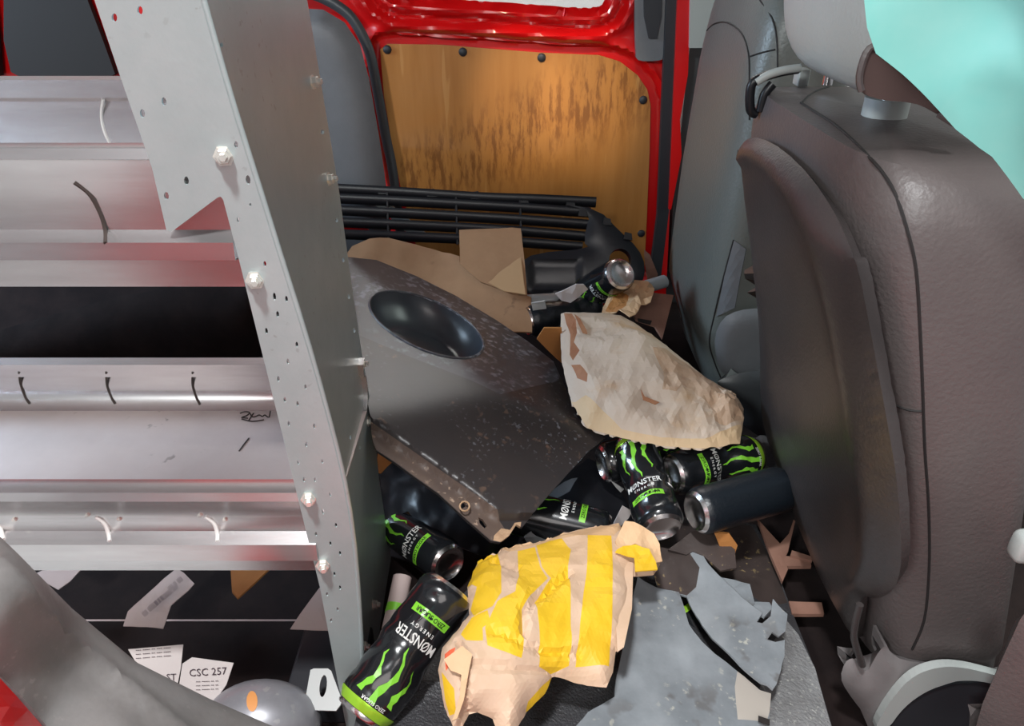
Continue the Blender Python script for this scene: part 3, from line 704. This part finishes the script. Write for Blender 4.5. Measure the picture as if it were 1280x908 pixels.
# ================================================================== BUMPER COVER
crease = [(380,395),(437,414),(512,450),(580,480),(625,493),(696,476),(760,470)]
_P1 = plane3((437,414,.965),(628,673,.70),(756,547,.90))
_yc, _yd = _P1(625,493).y, _P1(700,477).y
_P2 = plane3((437,414,.965),(625,493,_yc),(520,345,1.29))
_P3 = plane3((625,493,_yc),(700,477,_yd),(655,420,_yc+.17))
def S_b(px, py):
    ys = [_P1(px, py).y, _P2(px, py).y, _P3(px, py).y]; m = max(ys); k = 260
    return PY(px, py, m + math.log(sum(math.exp((y-m)*k) for y in ys))/k - .005)
rc = (533,406); ra = math.radians(24)
def b_bump(px, py, p):
    d = dist_poly((px, py), crease, False)
    dx, dy = px-rc[0], py-rc[1]; u = (dx*math.cos(ra)+dy*math.sin(ra))/76; v = (-dx*math.sin(ra)+dy*math.cos(ra))/30
    r = math.sqrt(u*u+v*v); h = 0.0
    fl = [(440,500),(467,525),(560,590),(625,639),(650,640)]
    df = dist_poly((px, py), fl, False)
    side = py - np.interp(px, [440,467,560,625,660], [500,525,590,639,642])
    if side > 0: h -= .012 * min(1, df/5)
    return h
b_out = [(424,319),(432,321),(470,325),(520,345),(570,370),(620,400),(660,427),(692,452),(700,470),(707,485),(722,522),(750,543),(756,548),(735,565),(712,590),(685,620),(656,654),(649,650),(640,664),(628,673),(617,671),(587,645),(550,611),(520,590),(497,573),(473,557),(468,545),(463,520),(452,470),(440,430)]
rec = circle(rc[0], rc[1], 76, 30, 48, ra)
bc = tag(sheet('bumper_cover', b_out, S_b, .004, [M['bumper'], M['bumpflange'], M['mudchip'], M['dusty']], step=5, bump=b_bump, smooth=True,
        holes=[rec, circle(581,625,4.2,4.2,10), [(601,641),(607,644),(612,652),(609,655),(603,649)]],
        regions=[([(405,318),(432,321),(470,325),(520,345),(570,370),(620,400),(660,427),(692,452),(700,470),(698,476),(625,493),(590,476),(512,446),(437,414),(405,400)], 3), ([(440,505),(467,527),(560,592),(622,637),(640,664),(628,672),(617,670),(587,644),(550,610),(520,589),(497,572),(471,555),(440,534)], 1),
                 ([(621,664),(630,655),(641,657),(647,648),(655,647),(654,655),(642,665),(629,672),(620,670)], 2)]),
        'large black bumper cover with an oval fog lamp recess and dried mud tip', 'car part')
_n = (S_b(500,360)-S_b(560,440)).cross(S_b(480,420)-S_b(580,420)).normalized()
if _n.dot(CAM - S_b(*rc)) < 0: _n = -_n
V = []; F = []; NR = 14
for i in range(NR+1):
    t = i/NR; sc_ = 1 - .26*min(1, t/.35)**1.3 - .739*max(0, (t-.35)/.65); dp = .050*min(1, t/.4)**.8
    for (x, y) in rec: V.append(S_b(rc[0]+(x-rc[0])*sc_+8*t, rc[1]+(y-rc[1])*sc_) - _n*(dp+.0005))
for i in range(NR):
    for k in range(48): F.append((i*48+k, i*48+(k+1) % 48, (i+1)*48+(k+1) % 48, (i+1)*48+k))
sharp(raw('lamp_recess', V, F, mat('recess_bluelit_plastic', (.040,.045,.055), .30, bump=(40,.1)), bc, True), 60)  # blue light inside the recess put into its plastic colour
tube('recess_rim', [S_b(*q) for q in circle(rc[0], rc[1], 77, 31, 48, ra)], .0022, M['dusty'], bc, closed=True, seg=8)
tube('hole_rim', [S_b(581+6*math.cos(a), 625+6*math.sin(a)) + Vector((0,-.008,-.004)) for a in [i*math.pi/6 for i in range(12)]], .0012, M['mudchip'], bc, closed=True, seg=6)

# dark crumpled plastic under the bumper
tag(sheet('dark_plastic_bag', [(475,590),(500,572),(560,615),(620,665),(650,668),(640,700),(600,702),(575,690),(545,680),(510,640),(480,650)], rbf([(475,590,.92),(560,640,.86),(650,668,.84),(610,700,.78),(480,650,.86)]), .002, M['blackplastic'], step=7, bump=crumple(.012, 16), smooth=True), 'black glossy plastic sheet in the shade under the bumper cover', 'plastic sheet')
tag(sheet('dark_plastic_piece', [(655,655),(700,600),(735,575),(760,590),(790,640),(800,660),(770,668),(700,655)], rbf([(655,655,.86),(760,590,.95),(800,660,.84),(700,620,.9)]), .003, [M['blackplastic'], M['greytrim']], step=8, bump=crumple(.008, 14, 4), smooth=True, regions=[([(682,622),(705,606),(722,600),(712,616),(690,628)],1)]), 'black plastic piece between the bumper tip and the drink cans', 'plastic sheet')
tag(sheet('paper_scrap', [(767,655),(778,633),(790,640),(786,648),(774,660)], planeY(.84), .002, M['paper'], step=8), 'white paper corner sticking up beside the crushed can', 'paper')
tag(sheet('paper_scrap', [(764,602),(780,612),(776,616),(770,610)], planeY(.88), .002, M['whitep'], step=8), 'tiny white paper bit left of the green claw can', 'paper')
tag(sheet('paper_label', [(889,660),(913,647),(914,652),(890,668)], planeY(.80), .002, M['cardp'], step=10), 'small reddish printed label under the navy can', 'paper')
tag(sheet('foil_wrapper', [(655,672),(668,663),(700,668),(715,676),(690,680),(660,684)], planeY(.79), .002, M['greytube'], step=6, bump=crumple(.006, 40)), 'grey foil wrapper at the top edge of the yellow striped bag', 'wrapper')

# ================================================================== PALE PAPER BAG
pb_out = [(701,393),(707,391),(747,392),(776,395),(793,404),(824,426),(855,451),(883,474),(914,494),(929,513),(927,540),(925,555),(905,559),(882,562),(826,558),(777,548),(734,536),(714,503),(708,479),(702,452),(701,430)]
S_p = rbf([(701,393,1.22),(776,395,1.20),(883,474,1.01),(929,513,.94),(925,555,.87),(826,558,.86),(734,536,.90),(701,440,1.07),(800,480,.97)])
def pb_bump(px, py, p):
    d = dist_poly((px, py), pb_out); a = crumple(.011, 10, 2)(px, py, p) + crumple(.005, 24, 5)(px, py, p); e = math.exp(-((px-905)**2+(py-520)**2)/1100)
    return .014*(1-math.exp(-d/14)) + a*min(1, .08+d/25) + e*crumple(.014, 34, 7)(px, py, p)
pbag = tag(sheet('paper_bag', pb_out, S_p, .003, [M['bagw'], M['bagin'], M['bagtan'], M['stain']], step=5.5, bump=pb_bump, jit=.5,
     regions=[([(812,452),(830,446),(855,458),(880,478),(892,492),(900,510),(885,520),(866,508),(858,500),(845,495),(838,502),(822,498),(824,478)],3), ([(884,520),(905,505),(922,512),(926,530),(905,540),(890,536)],3), ([(705,396),(715,400),(720,412),(721,425),(717,436),(724,447),(716,458),(712,448),(713,425),(708,410)],1),
              ([(714,463),(725,468),(735,480),(734,487),(722,480)],1),
              ([(720,505),(733,500),(777,540),(826,551),(880,554),(905,545),(924,536),(927,540),(925,555),(905,559),(882,562),(826,558),(777,548),(734,536),(714,503)],2)]),
     'pale crumpled paper bag with brown stains lying open on the drink cans', 'bag')
sheet('torn_fold', [(717,402),(724,408),(731,421),(733,427),(727,426),(721,412)], lambda a, b: S_p(a, b)+Vector((0,-.010,.02)), .001, M['bagin'], pbag, step=8)
sheet('torn_fold', [(797,504),(802,513),(820,520),(815,523),(800,517)], lambda a, b: S_p(a, b)+Vector((0,-.012,.032)), .001, M['bagin'], pbag, step=8)

# ================================================================== MAT, BROKEN GREY PLASTIC, YELLOW BAG
S_m = plane3((700,640,.88),(950,660,.90),(760,908,.50))
mo = [(600,722),(660,668),(700,640),(880,648),(945,655),(968,700),(990,760),(1022,830),(1052,940),(900,960),(430,960),(455,855),(520,800)]
tag(sheet('rubber_mat', mo, S_m, .012, [M['mat'], M['liner'], M['mud']], step=13, smooth=True, bump=lambda a, b, p: .004*nz(p, 9) - .012*max(0, (a-960-(b-760)*.28)/80) + (.006*math.exp(-((b-860-(a-450)*-.02)/9)**2) if a < 760 else 0),
     regions=[([(985,775),(1000,790),(1022,830),(1050,938),(930,958),(950,860),(968,800)],1), ([(800,652),(940,657),(966,700),(985,752),(960,760),(900,720),(820,680)],2)]),  # painted regions: lit right edge, shaded brown upper part
    'textured black rubber liner with a scuffed, painted-lit right edge under the litter', 'mat')
pc = []
def G(w, f=16, a=.004): return crumple(a, f, w)
S_g1 = plane3((797,725,.70),(960,870,.545),(770,905,.485))
g1 = tag(sheet('cracked_plastic', [(797,722),(806,728),(820,735),(848,742),(853,756),(861,782),(877,803),(893,818),(908,829),(930,846),(950,863),(964,867),(962,890),(961,904),(958,945),(690,945),(735,890),(769,870),(771,845),(785,785),(791,747)], S_g1, .003, [M['greyplastic'], mat('beige_tape', (.40,.36,.32), .5)], step=8, bump=G(1, 9, .0035), smooth=True, jit=.5,
        regions=[([(922,838),(950,863),(964,867),(962,890),(958,903),(922,900),(918,860)],1)]), 'large cracked grey plastic sheet right of the yellow striped bag', 'plastic sheet')
sheet('tape_tear', [(946,896),(960,901),(960,908),(946,903)], lambda a, b: S_g1(a, b)+Vector((0,-.003,.006)), .001, M['dark'], g1, step=30)
S_g2 = plane3((822,682,.775),(980,790,.63),(960,866,.545))
g2 = tag(sheet('cracked_plastic', [(818,682),(838,688),(858,693),(868,688),(877,696),(884,708),(896,721),(921,744),(943,763),(952,770),(945,781),(952,783),(962,775),(965,753),(972,762),(983,772),(980,795),(972,800),(964,795),(958,803),(968,806),(980,804),(980,822),(975,842),(970,858),(965,866),(958,860),(950,858),(930,842),(908,820),(890,802),(877,784),(866,765),(858,748),(840,742),(823,737),(816,715)], S_g2, .003, [M['greyplastic'], M['mud']], step=7, bump=G(2, 11, .005), smooth=True, jit=.5,
        regions=[([(816,682),(838,688),(862,694),(874,712),(870,735),(858,747),(840,742),(823,737),(816,715)],1)]), 'cracked grey plastic shard with a muddy corner and painted shade, right of the crack', 'plastic sheet')
tag(sheet('plastic_shard', [(896,722),(918,726),(937,731),(943,756),(938,762),(920,744)], plane3((896,722,.72),(940,731,.71),(938,762,.665)), .003, M['greyplastic'], step=9, bump=G(3)), 'small grey plastic shard at the top right of the cracked shard', 'plastic sheet')
tag(sheet('plastic_shard', [(935,752),(962,752),(966,760),(955,772),(944,765)], plane3((935,752,.68),(966,752,.68),(950,772,.65)), .003, M['greyplastic'], step=8, bump=G(4)), 'tiny grey plastic shard at the jagged right tip of the cracked sheets', 'plastic sheet')
tag(sheet('mud_flap', [(835,688),(862,668),(885,658),(900,672),(918,690),(920,712),(900,716),(880,697),(866,690),(858,694)], rbf([(835,688,.76),(885,658,.80),(920,712,.73),(880,697,.75)]), .004, M['mud'], step=8, bump=G(5, 14, .006), smooth=True), 'dark muddy rubber flap between navy can and cracked grey plastic', 'rubber flap')
tag(sheet('cardboard_piece', [(893,667),(912,668),(922,682),(918,692),(906,695),(899,682)], planeY(.765), .004, M['cardo'], step=7, bump=crumple(.003, 30)), 'curled orange cardboard bit below the navy can', 'cardboard')

Yb = [(596,711),(628,692),(670,683),(705,671),(730,662),(773,656),(777,664),(788,665),(813,678),(820,690),(824,709),(816,722),(789,724),(786,767),(776,814),(769,817),(766,841),(758,860),(735,856),(694,846),(690,847),(682,867),(658,891),(648,908),(640,930),(624,926),(615,900),(596,891),(586,894),(578,912),(566,912),(556,885),(550,841),(555,814),(572,793),(587,773),(584,740)]
def c1(L): return [(540 + x/3.387, 640 + y/3.387) for x, y in L]
yel = [c1([(200,235),(285,215),(300,300),(290,420),(250,470),(180,490),(165,440),(190,370),(150,340),(155,290)]),
       c1([(172,492),(230,480),(240,530),(210,545),(210,595),(150,590),(130,560),(140,540)]),
       c1([(370,215),(440,195),(455,300),(480,350),(410,430),(370,480),(365,600),(350,645),(225,610),(220,545),(270,455),(350,420),(370,350)]),
       c1([(445,180),(500,150),(550,150),(585,215),(565,300),(560,450),(570,665),(500,690),(430,670),(425,440),(492,350),(462,300)]),
       c1([(655,150),(750,150),(752,500),(743,670),(600,670),(595,600),(610,480),(640,330),(650,230)]),
       c1([(508,702),(490,760),(430,830),(395,850),(400,810),(450,750)]),
       c1([(52,690),(100,750),(105,860),(75,868),(60,800)])]
S_y = rbf([(600,715,.66),(700,675,.71),(775,660,.73),(820,710,.67),(785,790,.56),(758,860,.495),(690,847,.50),(640,920,.445),(560,900,.455),(552,830,.50),(590,760,.575),(670,770,.565),(720,760,.59)])
fold_l = [(576,815),(581,850),(586,890)]; fold_m = [(590,838),(650,842),(692,843)]
def y_bump(px, py, p):
    d = dist_poly((px, py), Yb); f1 = dist_poly((px, py), fold_l, False); f2 = dist_poly((px, py), fold_m, False)
    f3 = dist_poly((px, py), [(706,738),(668,768),(650,785),(648,805)], False); f4 = dist_poly((px, py), [(615,716),(648,733)], False); f5 = dist_poly((px, py), [(612,805),(665,821),(720,825)], False)
    r = .022*(1-math.exp(-d/16)) + crumple(.0062, 17, 11)(px, py, p) - .006*math.exp(-(f1/3)**2) - .004*math.exp(-(f2/4)**2)
    return r - .007*math.exp(-(f3/4)**2) - .005*math.exp(-(f4/3)**2) - .005*math.exp(-(f5/3)**2)
yb = tag(sheet('paper_bag', Yb, S_y, .003, [M['pinkp'], M['yellow'], M['redprint'], M['kraft']], step=5.5, bump=y_bump, jit=.4,
     regions=[([(628,692),(670,683),(705,671),(730,662),(773,656),(777,664),(764,684),(700,684),(660,697),(640,706)],3)] + [(y, 1) for y in yel] + [(c1([(65,630),(110,612),(92,665),(70,690)]),2)]),
     'crumpled kraft paper bag with wide yellow stripes nearest the viewer', 'bag')
sheet('bag_flap', [(777,664),(788,665),(813,678),(820,690),(824,709),(814,712),(806,697),(790,690),(770,694),(766,686)], lambda a, b: S_y(a, b)+Vector((0,-.012,.024)), .0015, M['kraft'], yb, step=6, bump=crumple(.005, 30))
sheet('bag_flap', [(767,697),(775,692),(790,690),(806,697),(814,712),(816,722),(789,724),(788,706),(765,700)], lambda a, b: S_y(a, b)+Vector((0,-.016,.028)), .0015, M['yellow'], yb, step=6, bump=crumple(.004, 30, 4))
sheet('bag_side', [(764,704),(789,708),(787,765),(777,812),(769,818),(766,760)], lambda a, b: S_y(a, b)+Vector((0,-.010,.016)), .0015, M['pinkp'], yb, step=12)
sheet('bag_handle', [(558,832),(580,816),(592,826),(588,845),(582,880),(574,903),(568,906),(577,875),(579,850),(566,845)], lambda a, b: S_y(a, b)+Vector((0,-.014,.026)), .0015, M['kraft'], yb, step=8, bump=crumple(.002, 30))

# ================================================================== LOWER LEFT LITTER
PF = lambda z: (lambda a, b: PZ(a, b, z))
r1 = tag(sheet('receipt', [(221,712),(230,717),(243,730),(236,738),(214,757),(204,786),(184,784),(154,783),(160,765),(185,742),(205,724)], PF(.13), .001, M['paperp'], step=9, bump=crumple(.003, 20)), 'creased pinkish printed receipt on the floor under the shelves', 'paper')
for i, (x, y) in enumerate([(206,748),(196,756),(188,762),(212,738),(180,770)]): print_on('printed_text', 'lorem ipsum'[0:0] or '|||| || ||||', PF(.138), (x, y), -.7, 7, M['ink'], r1)
tag(sheet('paper_sheet', [(40,720),(60,712),(101,713),(88,728),(73,738)], PF(.12), .001, M['paperp'], step=12, bump=crumple(.002)), 'pale paper corner at the far left under the shelves', 'paper')
tag(sheet('cardboard_piece', [(288,708),(342,706),(318,729),(297,748),(290,740)], PF(.16), .003, M['cardo'], step=14), 'brown cardboard triangle poking out under the lower shelf', 'cardboard')
tag(sheet('paper_sheet', [(399,737),(416,720),(430,790),(363,788),(375,770)], PF(.14), .001, M['paperp'], step=14, bump=crumple(.002)), 'pink-tinted paper sheet beside the foot of the end panel', 'paper')
w1 = tag(sheet('printed_paper', [(160,812),(229,806),(226,835),(222,856),(205,850),(172,832)], PF(.155), .001, M['paper'], step=12), 'white printed sheet under the sill left of the dome', 'paper')
for y in (815, 820, 825): print_on('printed_text', '--- ---- -- --- ----', PF(.1555), (170, y), -.08, 7, M['ink'], w1)
print_on('printed_text', 'L\u00f8 ST', PF(.1555), (193,852), -.05, 12, M['ink'], w1, bold=.0)
w2 = tag(sheet('printed_paper', [(228,830),(240,822),(292,829),(283,856),(268,878),(240,866),(224,856)], PF(.165), .001, M['paper'], step=12), 'white label sheet with bold slanted letters and small text beside the dome', 'paper')
print_on('printed_text', 'CSC 257', PF(.1655), (237,846), -.06, 13, M['ink'], w2, bold=.0)
for y in (854, 859, 864): print_on('printed_text', '--- ----- -- --', PF(.1655), (245, y), -.04, 6, M['ink'], w2)
# dusty dome: a worn lamp housing
dc = PZ(326, 912, .13); Vd = []; Fd = []; nn, mm = 28, 10
for i in range(mm+1):
    f = i/mm*math.pi/2
    for k in range(nn):
        a = 2*math.pi*k/nn; Vd.append(dc + Vector((.068*math.cos(a)*math.cos(f), .050*math.sin(a)*math.cos(f), .056*math.sin(f))))
for i in range(mm):
    for k in range(nn): Fd.append((i*nn+k, i*nn+(k+1) % nn, (i+1)*nn+(k+1) % nn, (i+1)*nn+k))
Fd.append(tuple(range(nn)))
dm = tag(raw('lamp_housing', Vd, Fd, M['dome'], smooth=True), 'dusty grey dome shaped lamp housing with a small amber sticker', 'car part')
def dome_surf(px, py):
    r = ray(px, py); lo, hi = .3, 1.2
    for _ in range(40):
        t = (lo+hi)/2; p = CAM + r*t - dc
        if (p.x/.0685)**2 + (p.y/.0505)**2 + (p.z/.0565)**2 < 1 or p.z < 0: hi = t
        else: lo = t
    return CAM + r*lo
sheet('amber_sticker', circle(315,877,7,13,14), dome_surf, .0008, M['amber'], dm, step=20)
# bracket and strap
S_br = plane3((386,840,.56),(414,840,.56),(400,890,.52))
bk = tag(sheet('steel_bracket', [(388,838),(392,836),(410,836),(414,839),(427,874),(426,881),(420,889),(386,888),(381,884),(381,878)], S_br, .003, M['whitep'], holes=[circle(404,858,4.5,14,14,.12)], step=30), 'white steel bracket with a long slot at the foot of the end panel', 'bracket')
tag(sheet('webbing_strap', [(378,886),(384,890),(376,905),(368,930),(358,930),(364,905)], plane3((378,886,.535),(384,890,.535),(364,905,.52)), .004, M['blackplastic'], step=8, bump=crumple(.003, 50)), 'black webbing strap end beside the white bracket', 'strap')
tag(box('floor_block', tuple(PZ(395,905,FZ)-Vector((.03,.0,0))), tuple(PZ(395,905,FZ)+Vector((.06,.10,.06))), M['gap'], bevel=.004), 'black plastic block under the white bracket', 'block')

# cardboard scraps on the dark floor at right
for poly, z, lab in [([(946,648),(958,662),(975,680),(986,668),(992,650),(994,652),(985,690),(980,700),(985,712),(978,728),(968,705),(958,680)], .10, 'splintered orange cardboard scraps standing between can pile and seat'),
                     ([(972,694),(1012,698),(1014,708),(976,708)], .10, 'short reddish cardboard strip on the dark floor'),
                     ([(990,688),(1017,697),(1015,701),(988,694)], .105, 'thin cardboard sliver on top of the short reddish strip'),
                     ([(986,752),(1027,754),(1030,768),(990,768)], .09, 'reddish brown cardboard block lowest on the dark floor')]:
    tag(sheet('cardboard_scrap', poly, PF(z), .006, M['cardp'], step=10, bump=crumple(.001, 30)), lab, 'cardboard')

# ================================================================== SEATS
def seat_back(name, label, xf, z0, z1, ya, yb, depth, leather):
    root = tag(empty(name, Vector((xf(z0)+depth/2, (ya+yb)/2, z0))), label, 'seat')
    n = 40; rows = []; V = []; F = []
    nr = 26
    for i in range(nr+1):
        t = i/nr; z = z0 + (z1-z0)*t
        # close the dome smoothly at the top and the bottom
        e = 1.0
        if t > .90: e = math.sqrt(max(0, 1 - ((t-.90)/.10)**2)) * .12 + .88 if t < 1 else .86
        if t < .04: e = .96
        hw = (yb-ya)/2 * (1 - .05*max(0, t-.5)*2) * e; hd = depth/2 * (1 if t < .9 else (.55+.45*e))
        cx = xf(z) + depth/2; cy = (ya+yb)/2
        for k in range(n):
            a = 2*math.pi*k/n; c, s = math.cos(a), math.sin(a); ex = 2/4.6
            x = hd * math.copysign(abs(c)**ex, c); y = hw * math.copysign(abs(s)**ex, s)
            V.append((cx + x, cy + y, z if t < 1 else z))
    for i in range(nr):
        for k in range(n): F.append((i*n+k, i*n+(k+1) % n, (i+1)*n+(k+1) % n, (i+1)*n+k))
    F.append(tuple(range(n))); top = len(V); V.append(((sum(v[0] for v in V[-n:])/n), (ya+yb)/2, z1+.008))
    for k in range(n): F.append((nr*n+k, nr*n+(k+1) % n, top))
    o = raw('backrest', V, F, leather, root, True); sharp(o, 50)
    return root
def xf1(z): return float(np.interp(z, [.10, .15, .46, .66, .76], [.44, .43, .36, .303, .295]))
s1 = seat_back('front_seat', 'near grey-brown leather front seat seen from behind with plastic back panel', xf1, .135, .735, .565, 1.03, .17, M['leather'])
S1 = on_curve(xf1, -.010)
p1_out = smooth_poly([(926,190),(931,174),(950,171),(980,187),(1014,221),(1044,266),(1062,307),(1074,340),(1084,392),(1097,461),(1114,555),(1122,607),(1127,680),(1126,713),(1118,738),(1097,750),(1078,744),(1074,760),(1070,790),(1066,800),(1028,730),(998,660),(974,590),(955,540),(950,500),(950,431),(946,375),(937,300),(928,230)], 1)
inner = [(930,195),(950,190),(975,208),(1003,243),(1028,290),(1046,345),(1060,400),(1074,480),(1090,570),(1098,640),(1098,700),(1085,728)]
def p1b(px, py, p):
    d = dist_poly((px, py), p1_out); di = dist_poly((px, py), inner, False)
    return .009*(1-math.exp(-d/7)) + .006*math.exp(-(max(0, 16-d)/9)**2)*0 + .007*math.exp(-((di-2)/9)**2) + .004*math.exp(-((dist_poly((px, py), [(953,335),(966,420),(978,520),(985,560),(1010,640),(1045,720)], False))/7)**2)
sheet('back_panel', p1_out, S1, .012, M['panel'], s1, step=8, bump=p1b, smooth=True)['label'] = 'dark hard plastic panel with raised rim'
def seam(name, pts, S, par, r=.0011): tube(name, spline([S(x, y) for x, y in pts], 4), r, M['seam'], par, seg=6)
def hit(px, py, objs=None, lift=.0006):
    return SURF(px, py, lift)
back1 = [c for c in s1.children if c.name.startswith('backrest')][0]
SB1 = bvh_surf(back1, .0004, .8)
seam('seam', [(1001,129),(1020,141),(1043,156),(1068,178),(1089,199),(1103,215),(1119,242),(1134,287),(1145,337),(1150,412),(1153,480),(1156,562),(1161,640),(1161,713),(1155,775),(1140,812)], SB1, s1, .0014)
seam('seam', [(1100,497),(1120,507),(1138,513),(1152,514)], SB1, s1, .0011)
seam('seam', [(1003,128),(1012,119),(1023,113),(1036,109)], SB1, s1, .0011)
# headrest with guide and posts
def rounded(name, lo, hi, m, par, e=4.0, shear=0.0, n=36, rows=20):
    V = []; F = []; c = [(lo[i]+hi[i])/2 for i in range(3)]; h = [(hi[i]-lo[i])/2 for i in range(3)]
    for i in range(rows+1):
        f = -math.pi/2 + math.pi*i/rows; cf, sf = math.cos(f), math.sin(f)
        for k in range(n):
            a = 2*math.pi*k/n
            sg = lambda v, ex: math.copysign(abs(v)**ex, v)
            x = h[0]*sg(cf, 2/e)*sg(math.cos(a), 2/e); y = h[1]*sg(cf, 2/e)*sg(math.sin(a), 2/e); z = h[2]*sg(sf, 2/e)
            V.append((c[0]+x+shear*z, c[1]+y, c[2]+z))
    for i in range(rows):
        for k in range(n): F.append((i*n+k, i*n+(k+1) % n, (i+1)*n+(k+1) % n, (i+1)*n+k))
    return raw(name, V, F, m, par, True)
rounded('headrest', (.293, .640, .768), (.415, .965, 1.05), M['headrest'], s1, 4.2, -.10)['label'] = 'leather headrest, light painted into its grey'
hs_o = smooth_poly([(1078,118),(1073,100),(1077,80),(1084,62),(1094,56),(1130,85),(1180,130),(1200,160),(1165,138),(1140,128),(1105,126)], 1)
sheet('headrest_shaded_side', hs_o, planeY(.638), .006, mat('headrest_side_shade', (.075,.045,.04), .5), s1, step=10)  # near side darkened: shadow of the film put into its colour
tube('headrest_piping', [PY(x, y, .634) for x, y in hs_o[:-6]], .0028, M['leather'], s1, seg=6)
gpos = PZ(1106, 140, .745)
tube('headrest_guide', [gpos+Vector((0,0,-.004)), gpos+Vector((0,0,.014))], .022, M['palegrey'], s1, seg=20)
for dx, dy in ((0, 0), (.0, .16)):
    tube('headrest_post', [gpos+Vector((dx,dy,0)), gpos+Vector((dx,dy,.06))], .006, M['chrome'], s1, seg=12)
# release lever at the far shoulder
lev = [(946,143),(938,136),(939,108),(950,98),(975,90),(998,86)]
tube('release_lever', spline([PY(x, y, .935) for x, y in lev], 5), .0058, M['grille'], s1, seg=8)['label'] = 'glossy black lever loop'
tube('lever_bar', spline([PY(x, y, .93) for x, y in [(951,139),(956,118),(966,105)]], 4), .006, M['grille'], s1, seg=8)
tube('lever_cap', spline([PY(x, y, .932) for x, y in [(945,103),(960,94),(980,88),(1001,85)]], 4), .005, M['palegrey'], s1, seg=8)
box('lever_block', tuple(PY(1002,96,.99)-Vector((.007,.01,.01))), tuple(PY(1002,96,.99)+Vector((.007,.01,.010))), M['palegrey'], s1, bevel=.002)
# bottom hinge cover, disc
S_h = planeY(.60)
hc_ = [(1050,847),(1056,828),(1064,823),(1071,825),(1075,835),(1084,841),(1092,826),(1099,814),(1108,806),(1113,816),(1128,826),(1164,830),(1232,841),(1320,850),(1320,960),(1100,960),(1081,894),(1058,864)]
hc_ = smooth_poly(hc_, 1)
sheet('hinge_cover', hc_, planeY(.565), .03, M['hardgrey'], s1, step=10, bump=lambda a, b, p: .010*(1-math.exp(-dist_poly((a, b), hc_)/7)), smooth=True)
arc_o = [(1090,915),(1117,870),(1143,844),(1173,834),(1200,834),(1232,841),(1300,860)]; arc_i = [(1300,872),(1232,852),(1200,851),(1188,854),(1158,864),(1129,885),(1108,915)]
sheet('pale_ring', smooth_poly(arc_o + arc_i, 2), planeY(.545), .01, M['palegrey'], s1, step=30)
sheet('recliner_disc', [(1106,920),(1129,886),(1158,866),(1188,856),(1232,854),(1310,876),(1310,960),(1100,960)], planeY(.549), .01, M['gap'], s1, step=20)
tube('side_strap', spline([PY(x, y, .56) for x, y in [(1075,756),(1069,780),(1068,800),(1078,832)]], 4), .004, M['panel'], s1, seg=8)
# cushion side of the near seat and its buckle
cs_ = [(1210,945),(1228,880),(1250,830),(1275,775),(1300,740),(1400,700),(1400,960)]
sheet('seat_cushion', cs_, planeY(.46), .05, M['leather'], s1, step=14, bump=lambda a, b, p: .02*(1-math.exp(-dist_poly((a, b), cs_)/20)), smooth=True)
rounded('belt_buckle', tuple(PY(1284,683,.5)-Vector((.013,.01,.016))), tuple(PY(1284,683,.5)+Vector((.013,.01,.016))), M['palegrey'], s1, 4, 0, 16, 10)

# far seat
def xf2(z): return float(np.interp(z, [.10, .25, .50, .70, .85], [.40, .350, .355, .365, .385]))
s2 = seat_back('front_seat', 'far leather front seat, light painted into its grey, against the red door pillar', xf2, .10, .83, 1.20, 1.62, .18, M['leather_far'])
back2 = [c for c in s2.children if c.name.startswith('backrest')][0]
SB2 = bvh_surf(back2, .0006, 1.6)
for pts in [[(882,38),(893,30),(909,28),(927,41),(936,67),(937,101),(937,150)], [(937,71),(952,66),(969,62)], [(950,0),(965,22),(971,49),(972,85)],
            [(917,300),(905,345),(894,390),(887,427),(893,452),(901,472)], [(932,311),(925,345),(918,384)]]: seam('seam', pts, SB2, s2, .0014)
sheet('side_strip', [(917,300),(932,311),(925,345),(918,384),(895,395),(905,345)], lambda a, b: SB2(a, b)+Vector((0,-.003,0)), .002, M['greytrim'], s2, step=8)
disc = smooth_poly([(893,420),(903,398),(922,388),(950,385),(1000,390),(1000,480),(930,476),(905,470),(895,450)], 1)
sheet('recliner_cover', disc, planeY(1.17), .02, M['greytrim'], s2, step=8, smooth=True, bump=lambda a, b, p: .012*(1-math.exp(-dist_poly((a, b), disc)/5)))
lo_ = smooth_poly([(890,480),(915,468),(955,462),(1000,470),(1000,560),(930,540),(925,505)], 1)
sheet('seat_base', lo_, planeY(1.12), .05, M['darktrim'], s2, step=8, smooth=True, bump=lambda a, b, p: .012*(1-math.exp(-dist_poly((a, b), lo_)/5)))
rounded('headrest', (.37, 1.27, .87), (.49, 1.55, 1.10), M['leather_far'], s2, 4, 0)
for dy in (1.35, 1.47): tube('headrest_post', [Vector((.44, dy, .80)), Vector((.44, dy, .90))], .006, M['chrome'], s2, seg=10)
# seat rail foot between the near seat and the floor
rail = smooth_poly([(944,555),(955,548),(968,556),(985,580),(990,610),(975,590),(950,575)], 1)
tag(sheet('belt_anchor', rail, planeY(.99), .02, M['greytrim'], step=7, smooth=True, bump=lambda a, b, p: .008), 'small grey plastic anchor cover at the inner foot of the near seat', 'car part')
# teal protective film over the near headrest
tf = [(1081,-120),(1081,0),(1084,34),(1094,67),(1126,94),(1175,139),(1197,161),(1242,195),(1280,247),(1340,300),(1440,300),(1440,-120)]
S_t = rbf([(1081,-120,.52),(1081,0,.50),(1280,0,.44),(1126,94,.48),(1280,247,.42),(1440,-120,.36),(1440,300,.36)])
tag(sheet('protective_film', tf, S_t, .0015, M['teal'], step=16, bump=crumple(.011, 7, 3), smooth=True), 'pale teal protective film hanging over the near headrest', 'film')
